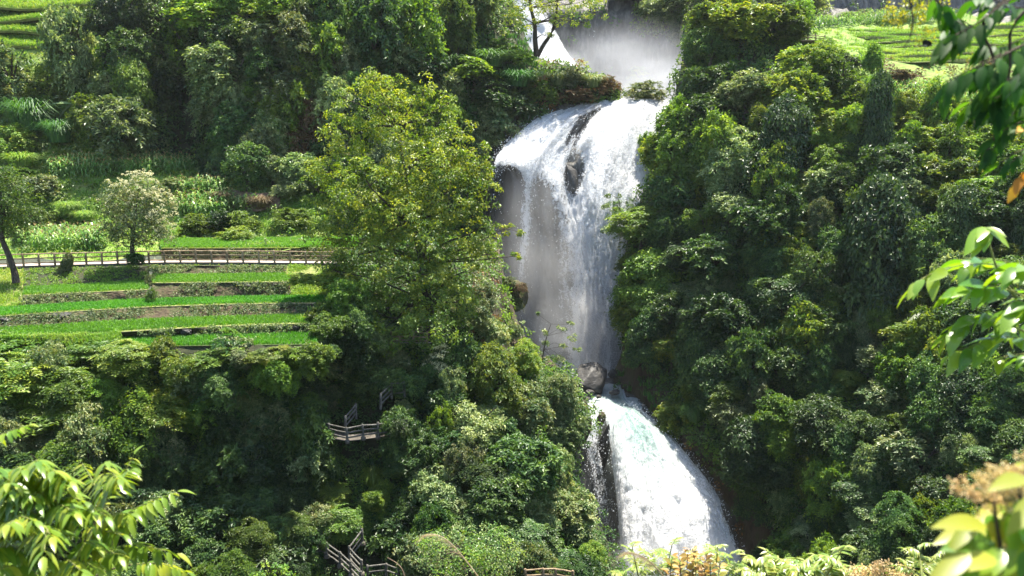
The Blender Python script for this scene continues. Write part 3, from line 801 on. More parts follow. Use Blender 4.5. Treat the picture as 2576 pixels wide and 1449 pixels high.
sheet('upper_waterfall', upper_falls, 'water', 0, 1, 7, 8, .4, 4)
sheet('thin_waterfall', [fl((x - 3, 20, 174.5, .5), (x, 90, 173, .6), (x, 160, 172, .55), (x + 2, 230, 168, .6)) for x in (1476, 1484, 1492, 1502)], 'water2', 0, 1, 4, 8, .1, 6)
lower = [
    fl((1455, 940, 100.0, .7), (1455, 1000, 91.0, .8, .3), (1466, 1062, 84.5, .85, .2), (1471, 1112, 82.4, .72), (1478, 1162, 81.4, .66), (1490, 1232, 80.4, .62), (1500, 1302, 79.4, .6), (1514, 1400, 78.4, .6), (1522, 1500, 77.5, .6)),
    fl((1478, 940, 100.0, .8), (1484, 1000, 91.0, .9, .5), (1497, 1048, 84.5, .85, .2), (1500, 1112, 82.4, .58), (1508, 1162, 81.3, .55), (1520, 1232, 80.2, .52), (1532, 1302, 79.0, .5), (1542, 1400, 77.9, .45), (1550, 1500, 76.8, .5)),
    fl((1500, 938, 100.0, .8), (1508, 1000, 91.0, .9, .6), (1516, 1036, 85.0, .7, .3), (1522, 1112, 82.3, .08), (1531, 1162, 81.2, .12), (1542, 1232, 79.6, .2), (1550, 1302, 78.1, .25), (1556, 1400, 76.4, .28), (1562, 1500, 74.9, .3)),
    fl((1520, 936, 100.0, .9), (1530, 1000, 91.0, 1, .6), (1542, 1034, 85.4, 1, .6), (1546, 1102, 81.6, 1, .25), (1550, 1162, 79.3, 1, .1), (1558, 1232, 77.0, .95), (1564, 1302, 74.6, .92), (1570, 1400, 71.8, .9), (1575, 1500, 69.4, .9)),
    fl((1535, 935, 100.0, 1), (1550, 1000, 91.0, 1, .7), (1576, 1032, 86.4, 1, .9), (1600, 1092, 81.6, 1, .9), (1612, 1162, 78.3, 1, .45), (1622, 1232, 75.4, 1, .1), (1632, 1302, 73.0, 1), (1644, 1400, 70.4, 1), (1650, 1500, 68.4, 1)),
    fl((1548, 935, 100.0, 1), (1562, 1000, 91.0, 1, .7), (1596, 1032, 87.2, 1, .9), (1640, 1088, 82.0, 1, .8), (1672, 1162, 77.9, 1, .3), (1694, 1232, 74.8, 1), (1712, 1302, 72.4, 1), (1728, 1400, 70.0, 1), (1736, 1500, 68.0, 1)),
    fl((1558, 938, 100.0, 1), (1572, 1002, 91.0, 1, .4), (1610, 1036, 88.0, 1, .4), (1672, 1092, 83.0, 1, .2), (1728, 1162, 78.7, 1), (1772, 1232, 75.2, .95), (1802, 1302, 72.6, .92), (1822, 1400, 70.2, .85), (1830, 1500, 68.4, .8)),
    fl((1570, 942, 100.0, .6), (1584, 1006, 91.5, .6), (1628, 1038, 88.6, .75), (1690, 1094, 83.7, .8), (1744, 1156, 79.8, .7), (1806, 1238, 76.1, .65), (1830, 1304, 73.6, .5), (1872, 1400, 71.2, .5), (1870, 1500, 69.4, .4)),
]
sheet('lower_waterfall', lower, 'water', 0, 1, 10, 14, .65, 8, froth=.20, drops=9000)
sheet('lower_waterfall_spray', [c[2:] for c in lower], 'water2', .7, .9, 9, 12, .8, 9, froth=.5)
# pool water under the main falls
sheet('river', [fl((x, 905, 104, .9, .1), (x + 15, 940, 99.5, .9, .25), (x + 35, 980, 93.5, .85, .45), (x + 50, 1035, 87, .8, .6)) for x in (1370, 1410, 1450, 1490, 1530, 1575)], 'water', -.3, 1, 6, 8, .15, 12)

# mist: soft bodies of spray, thinner towards their skin
def mist(X, Y, d, r, dens, seed):
    m, nt, N, Lk = newmat('spray_mist')
    tc = N('ShaderNodeTexCoord')
    ln = N('ShaderNodeVectorMath'); ln.operation = 'LENGTH'; Lk(tc.outputs['Object'], ln.inputs[0])
    mr = N('ShaderNodeMapRange'); mr.interpolation_type = 'SMOOTHSTEP'
    mr.inputs['From Min'].default_value = 1.0; mr.inputs['From Max'].default_value = .15
    Lk(ln.outputs['Value'], mr.inputs['Value'])
    nz = N('ShaderNodeTexNoise'); nz.inputs['Scale'].default_value = 1.7; nz.inputs['Detail'].default_value = 3
    ad = N('ShaderNodeVectorMath'); ad.operation = 'ADD'; ad.inputs[1].default_value = (seed * 3.1, seed * 1.7, seed)
    Lk(tc.outputs['Object'], ad.inputs[0]); Lk(ad.outputs[0], nz.inputs['Vector'])
    m2 = N('ShaderNodeMapRange'); m2.inputs['From Min'].default_value = .36; m2.inputs['From Max'].default_value = .66
    m2.inputs['To Min'].default_value = .12; m2.inputs['To Max'].default_value = 1.9
    Lk(nz.outputs['Fac'], m2.inputs['Value'])
    mu = N('ShaderNodeMath'); mu.operation = 'MULTIPLY'; Lk(mr.outputs[0], mu.inputs[0]); Lk(m2.outputs[0], mu.inputs[1])
    m3 = N('ShaderNodeMath'); m3.operation = 'MULTIPLY'; Lk(mu.outputs[0], m3.inputs[0]); m3.inputs[1].default_value = dens
    v = N('ShaderNodeVolumePrincipled'); v.inputs['Color'].default_value = (.95, .97, 1, 1)
    v.inputs['Anisotropy'].default_value = .25
    Lk(m3.outputs[0], v.inputs['Density'])
    o = N('ShaderNodeOutputMaterial'); Lk(v.outputs[0], o.inputs[1])
    th = np.linspace(0, math.pi, 13); ph = np.arange(24) * math.pi / 12
    T, H = np.meshgrid(th, ph, indexing='ij')
    V = np.stack([np.sin(T) * np.cos(H), np.sin(T) * np.sin(H), np.cos(T)], -1).reshape(-1, 3)
    F = [[i * 24 + j, (i + 1) * 24 + j, (i + 1) * 24 + (j + 1) % 24, i * 24 + (j + 1) % 24] for i in range(12) for j in range(24)]
    mb = MB(); mb.add(V, F, 0, None, True)
    ob = mb.build('mist', m)
    ob.location = P(X, Y, d); ob.scale = r
    tag(ob, kind='stuff')
mist(1560, 200, 150, (22, 12, 12), .040, 1)
mist(1650, 225, 140, (13, 8, 6), .085, 2)
mist(1390, 175, 156, (9, 7, 5), .10, 6)
mist(1350, 690, 102.5, (8, 3.4, 17), .12, 3)
mist(1460, 850, 99.5, (8, 3.8, 8), .16, 4)
mist(1700, 1410, 68.5, (8, 3, 4), .12, 5)

# boulders in the stream
rock(1488, 950, 93.2, 112, 92, 'large dark boulder standing in the pool below the main falls', v=3, rz=1.1)
rock(1462, 968, 93, 60, 50, 'dark shoulder of rock against the left side of the large pool boulder', v=1)
for X, Y, d, w, h, lab in (
    (1482, 986, 90.5, 30, 18, 'small dark rock in white water under the large boulder'),
    (1548, 986, 91, 34, 16, 'flat dark rock in the stream by the right bank'),
    (1505, 998, 89.5, 18, 9, 'little rock right of the low rocks in the stream'),
    (1472, 1004, 89, 32, 12, 'long low rock midstream above the lower cascade'),
    (1540, 940, 96, 30, 26, 'dark rock between the pool boulder and the right cliff'),
    (1448, 1000, 88, 16, 30, 'upright brown stone at the stream edge by the leafy slope'),
):
    rock(X, Y, d, w, h, lab, 'rock', cat='rock')
rock(1512, 1052, 83.6, 32, 40, 'brown topped rock splitting the lip of the lower cascade', 'rock', 'mossrock', v=2, cat='rock')
rock(1522, 1120, 83.2, 30, 150, 'black wet rib of rock between the two strands of the lower cascade', 'rock_rib', v=3, dep=1.2, rz=0, cat='rock')
rock(1436, 455, 108.6, 36, 92, 'black rock fin beside the main column of falling water', 'rock_fin', v=2, rz=0, cat='rock')
rock(1446, 330, 114.2, 30, 96, 'dark slanting rock slot in the white water near the lip', 'rock_fin', v=1, rz=0, cat='rock').rotation_euler = (0, rad(32), 0)
rock(1292, 520, 108.2, 96, 220, 'broad grey rock ledge left of the falls with a mossy rim', 'rock_ledge', v=0, dep=.7, rz=0, cat='rock')
rock(1322, 740, 105, 40, 80, 'small grey buttress under the left strand of the falls', 'rock_buttress', v=3, rz=0, cat='rock')
rock(1292, 742, 84, 74, 100, 'mossy brown outcrop on the left rim of the gorge', 'mossy_outcrop', 'mossrock', v=2, rz=0, cat='outcrop')


# ------------------------------------------------------------------ vegetation: shapes (unit size), copied many times
def lumpy(K, rng, zmin=-.55, e=(1, 1, 1), rough=.28):
    """clump centres on the skin of several overlapping masses of unlike size, so that no two outlines agree"""
    nl = int(rng.integers(5, 9))
    lc = unit(rng.normal(size=(nl, 3)) + [0, 0, .1]) * rng.uniform(.30, .62, (nl, 1)); lc[:, 2] *= .9
    lr = rng.uniform(.26, .52, nl)
    w = lr ** 2; w /= w.sum()
    k = rng.choice(nl, K * 4, p=w)
    d = unit(rng.normal(size=(K * 4, 3)))
    c = lc[k] + d * (lr[k] * rng.uniform(.62, 1.2, K * 4))[:, None]
    dist = np.linalg.norm(c[:, None, :] - lc[None], axis=2) / lr[None]
    dist[np.arange(len(c)), k] = 9
    ok = (dist.min(1) > .72) & (c[:, 2] > zmin - .25) & (d[:, 2] > zmin)
    c, d = c[ok][:K], d[ok][:K]
    return c * np.array(e), unit(d + .5 * c)
def shape_round(K, per, L, rc, seed, up=.5, droop=.25, zmin=-.8, shoots=.5, sl=.34):
    rng = np.random.default_rng(seed)
    c, d = lumpy(K, rng, zmin)
    mb = MB()
    m = rng.random(len(c)) < shoots
    cv = np.clip(.5 + .24 * rng.normal(size=len(c)), 0, 1)
    q, e = c[~m], d[~m]
    p, n, t = clump(q, e, rc * rng.uniform(.55, 1.35, len(q)), per, up=up, droop=droop, rng=rng)
    add_leaves(mb, p, n, t, L * rng.uniform(.6, 1.35, len(p)), L * .54, 0, np.clip(np.repeat(cv[~m], per) + rng.normal(0, .22, len(p)), 0, 1))
    # leafy shoots that stick out and bend down, each a few twigs
    q, e, v = np.repeat(c[m], 3, 0), np.repeat(d[m], 3, 0), np.repeat(cv[m], 3)
    e = unit(e * [1, 1, .7] + rng.normal(0, .45, e.shape) + [0, 0, .28])
    ln = sl * rng.uniform(.45, 1.25, (len(q), 1, 1))
    k = max(8, per // 3)
    s = np.linspace(.05, 1, k)[None, :, None]
    p = q[:, None] - e[:, None] * .1 + e[:, None] * ln * s + np.array([0, 0, -1.0]) * s ** 2 * ln * .55 + rng.normal(0, .018, (len(q), k, 3))
    lat = np.cross(e, [0, 0, 1.0])[:, None] * np.where(np.arange(k) % 2, 1, -1)[None, :, None]
    t = e[:, None] * .6 + lat * .8 + rng.normal(0, .35, p.shape) + [0, 0, -.3]
    n = np.array([0, 0, .9]) + e[:, None] * .35 + rng.normal(0, .5, p.shape)
    p, n, t = p.reshape(-1, 3), n.reshape(-1, 3), t.reshape(-1, 3)
    add_leaves(mb, p, n, t, L * 1.05 * rng.uniform(.65, 1.35, len(p)), L * .5, 0, np.clip(np.repeat(v, k) + rng.normal(0, .2, len(p)), 0, 1))
    return mb
def shape_layer(K, per, L, seed):
    """sprays of feathered twigs held nearly level"""
    rng = np.random.default_rng(seed)
    c, d = lumpy(K, rng, -.45)
    nb = 5
    mb = MB()
    a0 = np.arctan2(d[:, 1], d[:, 0])
    a = a0[:, None] + np.linspace(-1.1, 1.1, nb)[None] + rng.normal(0, .15, (len(c), nb))
    dirs = np.stack([np.cos(a), np.sin(a), rng.normal(-.05, .18, a.shape)], -1)
    s = np.linspace(.12, 1, per)[None, None, :, None]
    ln = rng.uniform(.26, .42, (len(c), nb, 1, 1))
    p = c[:, None, None, :] + dirs[:, :, None, :] * ln * s + np.array([0, 0, -1.0]) * (s ** 2) * ln * .35
    side = np.where(np.arange(per) % 2, 1, -1)[None, None, :, None]
    lat = np.cross(dirs, [0, 0, 1.0])[:, :, None, :] * side
    t = dirs[:, :, None, :] * .45 + lat + rng.normal(0, .2, p.shape) + [0, 0, -.15]
    n = np.array([0, 0, 1.0]) + rng.normal(0, .32, p.shape) + .25 * d[:, None, None, :]
    p, n, t = p.reshape(-1, 3), n.reshape(-1, 3), t.reshape(-1, 3)
    cv = np.repeat(np.clip(.5 + .22 * rng.normal(size=len(c)), 0, 1), nb * per)
    add_leaves(mb, p, n, t, L * rng.uniform(.75, 1.25, len(p)), L * .42, 0, np.clip(cv + rng.normal(0, .2, len(p)), 0, 1))
    return mb
def shape_drape(K, per, L, seed):
    """creeper hung pillar: unit half height, leaves hang like scales"""
    rng = np.random.default_rng(seed)
    z = rng.uniform(-1, 1, K); a = rng.uniform(0, 6.28, K)
    d = np.stack([np.cos(a), np.sin(a), .25 + 0 * a], 1)
    prof = np.clip(1.05 - .35 * (z + 1) * .5, .2, 1.1) * np.sqrt(np.clip(1 - np.maximum(z, 0) ** 3, .05, 1))
    c0 = np.stack([np.cos(a), np.sin(a), z * 1.2], 1)
    r = prof * (.70 + .55 * fbm(c0, .75, seed % 37) + rng.normal(0, .06, K)) 
    c = np.stack([np.cos(a) * r, np.sin(a) * r, z * .95], 1)
    p, n, t = clump(c, d, .22 * rng.uniform(.6, 1.5, K), per, flat=.75, up=.5, out=.55, rnd=.5, droop=.55, rng=rng)
    cv = np.repeat(np.clip(.5 + .25 * rng.normal(size=K), 0, 1), per)
    mb = MB()
    add_leaves(mb, p, n, t, L * rng.uniform(.7, 1.3, len(p)), L * .62, 0, np.clip(cv + rng.normal(0, .2, len(p)), 0, 1))
    return mb
def shape_tuft(n_, seed, lean=.9):
    rng = np.random.default_rng(seed)
    mb = MB()
    a = rng.uniform(0, 6.28, n_); ln = rng.uniform(.2, 1, n_) * lean * .8
    h = rng.uniform(.35, 1.05, n_)
    d = np.stack([np.cos(a), np.sin(a), 0 * a], 1); s = np.stack([-np.sin(a), np.cos(a), 0 * a], 1)
    w = .011
    b = d * rng.uniform(0, .45, (n_, 1)) + [0, 0, -.55]
    z = np.array([0, 0, 1.0])
    q1 = b + d * (h * ln * .35)[:, None] + z * (h * .75)[:, None]
    q2 = b + d * (h * ln * .95)[:, None] + z * (h * (1.1 - .35 * ln))[:, None]
    q3 = b + d * (h * ln * 1.5)[:, None] + z * (h * (1.15 - .85 * ln))[:, None]
    V = np.stack([b - s * w, b + s * w, q1 - s * w, q1 + s * w, q2 - s * w * .8, q2 + s * w * .8, q3], 1).reshape(-1, 3)
    k = np.arange(n_) * 7
    mb.add(V, np.concatenate([np.stack([k, k + 1, k + 3, k + 2], 1), np.stack([k + 2, k + 3, k + 5, k + 4], 1)]), 0, np.tile(rng.random(n_), 2))
    mb.add(V, np.stack([k + 4, k + 5, k + 6], 1), 0, rng.random(n_))
    return mb
GEO = {
    'round': [shape_round(100, 46, .155, .24, 100 + i) for i in range(4)],
    'big': [shape_round(240, 44, (.082, .098, .11, .09, .12, .085)[i], .15, 120 + i, up=(.5, .3, .6)[i % 3], droop=(.25, .6, .2)[i % 3], shoots=(.4, .7, .55)[i % 3], sl=(.26, .36, .3)[i % 3]) for i in range(6)],
    'soft': [shape_round(120, 44, .12, .2, 140 + i, up=.6, droop=.3, shoots=.75, sl=.42) for i in range(3)],
    'layer': [shape_layer(62, 12, .15, 160 + i) for i in range(3)],
    'biglayer': [shape_layer(130, 13, .105, 170 + i) for i in range(2)],
    'drape': [shape_drape(130, 46, .16, 180 + i) for i in range(3)],
    'bigdrape': [shape_drape(300, 48, .10, 190 + i) for i in range(2)],
    'tuft': [shape_tuft(900, 200 + i) for i in range(3)],
}
CNAME = {'round': 'crown', 'big': 'crown', 'soft': 'crown', 'layer': 'crown', 'biglayer': 'crown', 'drape': 'creeper', 'bigdrape': 'creeper', 'tuft': 'blades'}
_me = {}
_geo_me = {}
def leafmesh(geo, v, mat):
    if (geo, v) not in _geo_me:
        _geo_me[(geo, v)] = GEO[geo][v].mesh(geo + '_leaves', M[mat])
        _me[(geo, v, mat)] = _geo_me[(geo, v)]
    if (geo, v, mat) not in _me:
        me = _geo_me[(geo, v)].copy(); me.materials[0] = M[mat]
        _me[(geo, v, mat)] = me
    return _me[(geo, v, mat)]
def trunk_shape(seed):
    rng = np.random.default_rng(seed)
    mb = MB()
    base = np.array([0, 0, -1.1])
    mid = np.array([rng.normal(0, .08), rng.normal(0, .08), -.35])
    tube(mb, spline([base, (base + mid) / 2 + [.03, .02, 0], mid], 6), np.linspace(.085, .055, 6), 7)
    for i in range(6):
        a = i * 1.05 + rng.uniform(-.3, .3)
        e = np.array([math.cos(a) * .6, math.sin(a) * .6, rng.uniform(.0, .6)])
        tube(mb, spline([mid, mid * .4 + e * .45 + [0, 0, .08], e], 6), np.linspace(.045, .008, 6), 5)
    return mb.mesh('trunk', M['bark'])
TRUNKS = [trunk_shape(300 + i) for i in range(3)]

LANDMARKS = [
    ('the upper waterfall', 1290, 90), ('the forked tree', 1400, 60), ('the lip of the main falls', 1570, 255),
    ('the main white column', 1540, 600), ('the large pool boulder', 1486, 950), ('the lower cascade', 1660, 1200),
    ('the path fence', 560, 650), ('the flowering tree', 340, 520), ('the big middle tree', 1020, 470),
    ('the long paddies', 420, 790), ('the dark zigzag railing', 900, 1080), ('the lower stair railing', 880, 1410),
    ('the mossy outcrop', 1290, 740), ('the dark creeper pillar', 2195, 330), ('the bright grass terraces', 2230, 110),
    ('the right maize field', 2310, 240), ('the wooden deck', 2020, 95), ('the bright glossy branch', 2450, 720),
    ('the blossom branch', 2480, 1300), ('the big pinnate shrub', 190, 1260), ('the cliff cleft', 460, 330),
    ('the cliff foot maize', 320, 425), ('the left banana plant', 180, 258), ('the right banana plant', 2350, 775),
    ('the thread waterfall', 1490, 130), ('the cream blossom spike', 1105, 905), ('the brown gorge wall', 1780, 1180),
]
PENDING = []
def auto_label(o, desc, X, Y):
    best = min(LANDMARKS, key=lambda l: (l[1] - X) ** 2 + ((l[2] - Y) * 1.15) ** 2)
    dx, dy = X - best[1], Y - best[2]
    v = 'above' if dy < 0 else 'below'
    h = 'left of' if dx < 0 else 'right of'
    if abs(dx) > 2.2 * abs(dy): rel = h
    elif abs(dy) > 2.2 * abs(dx): rel = v
    else: rel = v + ' ' + h
    PENDING.append((o, f'{desc} {rel} {best[0]}', X, Y))
ORD = ['first', 'second', 'third', 'fourth', 'fifth', 'sixth', 'seventh', 'eighth', 'ninth', 'tenth', 'eleventh', 'twelfth']
def finish_labels():
    by = {}
    for q in PENDING: by.setdefault(q[1], []).append(q)
    for lab, qs in by.items():
        if len(qs) == 1:
            qs[0][0]['label'] = lab
            continue
        xs = [q[2] for q in qs]; ys = [q[3] for q in qs]
        horiz = (max(xs) - min(xs)) >= (max(ys) - min(ys))
        qs.sort(key=lambda q: q[2] if horiz else q[3])
        for i, q in enumerate(qs):
            q[0]['label'] = lab + ', ' + (ORD[i] + (' from left' if horiz else ' from top'))

DESC = {'dark': 'dark green', 'mid': 'fresh green', 'pale': 'pale green', 'yellow': 'yellow green', 'olive': 'olive green', 'leafy': 'bright leaf green', 'dry': 'brown dry', 'rust': 'rusty brown'}
SHAPE = {'round': 'rounded', 'big': 'full', 'soft': 'loose', 'layer': 'feathery layered', 'biglayer': 'wide feathery', 'drape': 'creeper draped', 'bigdrape': 'creeper hung', 'tuft': 'grassy'}
def plant(geo, mat, X, Y, w, h, label=None, name=None, cat=None, group=None, trunk=None, d=None, rz=None, dep=.9, v=None):
    """crown centred on pixel (X, Y) of the photo, w x h pixels big, standing on the terrain under it"""
    if d is None:
        p, nrm = hit(X, Y + h * .42)
        if p is None: return None
    else:
        p = P(X, Y + h * .42, d)
    s = mpp(p[1])
    W, H = w * s / 2, h * s / 2
    name = name or ('tree' if (h * s > 5.0 and geo not in ('tuft',)) else ('grass_tussock' if geo == 'tuft' else 'shrub'))
    if geo in ('drape', 'bigdrape'): name = 'creeper_pillar' if label or h * s > 5 else 'creeper_mound'
    cat = cat or {'tree': 'tree', 'shrub': 'shrub', 'grass_tussock': 'grass', 'creeper_pillar': 'creeper', 'creeper_mound': 'creeper'}.get(name, name.replace('_', ' '))
    v = RNG.integers(len(GEO[geo])) if v is None else v
    me = leafmesh(geo, int(v), mat)
    rz = random.uniform(0, 6.28) if rz is None else rz
    o = bpy.data.objects.new(name, me) if not (name == 'tree') else empty(name, (0, 0, 0))
    c = np.array(p) + np.array([0, -.15 * W, H * .86])
    if name == 'tree':
        o.location = p - np.array([0, 0, .1]); o.rotation_euler = (0, 0, rz)
        cr_ = bpy.data.objects.new(CNAME[geo], me); COL.objects.link(cr_); cr_.parent = o
        cr_.location = Matrix.Rotation(-rz, 3, 'Z') @ Vector(c - p); cr_.scale = (W, W * dep, H)
        tk = bpy.data.objects.new('trunk', TRUNKS[int(v) % 3]); COL.objects.link(tk); tk.parent = o
        tk.location = cr_.location; tk.scale = (min(W, H * 1.2), min(W, H * 1.2) * dep, H)
    else:
        COL.objects.link(o)
        o.location = c; o.scale = (W, W * dep, H); o.rotation_euler = (0, 0, rz)
    tag(o, label, cat, group)
    if not label:
        noun = {'tree': 'tree', 'shrub': 'bush', 'grass_tussock': 'tussock', 'creeper_pillar': 'mound', 'creeper_mound': 'mound'}.get(name, 'bush')
        sz = '' if geo in ('bigdrape', 'big') else ('small ' if w * s < 2.6 else ('large ' if w * s > 5.5 else ''))
        auto_label(o, f'{sz}{DESC[mat]} {SHAPE[geo]} {noun}'.replace('large wide', 'wide'), X, Y)
    return o

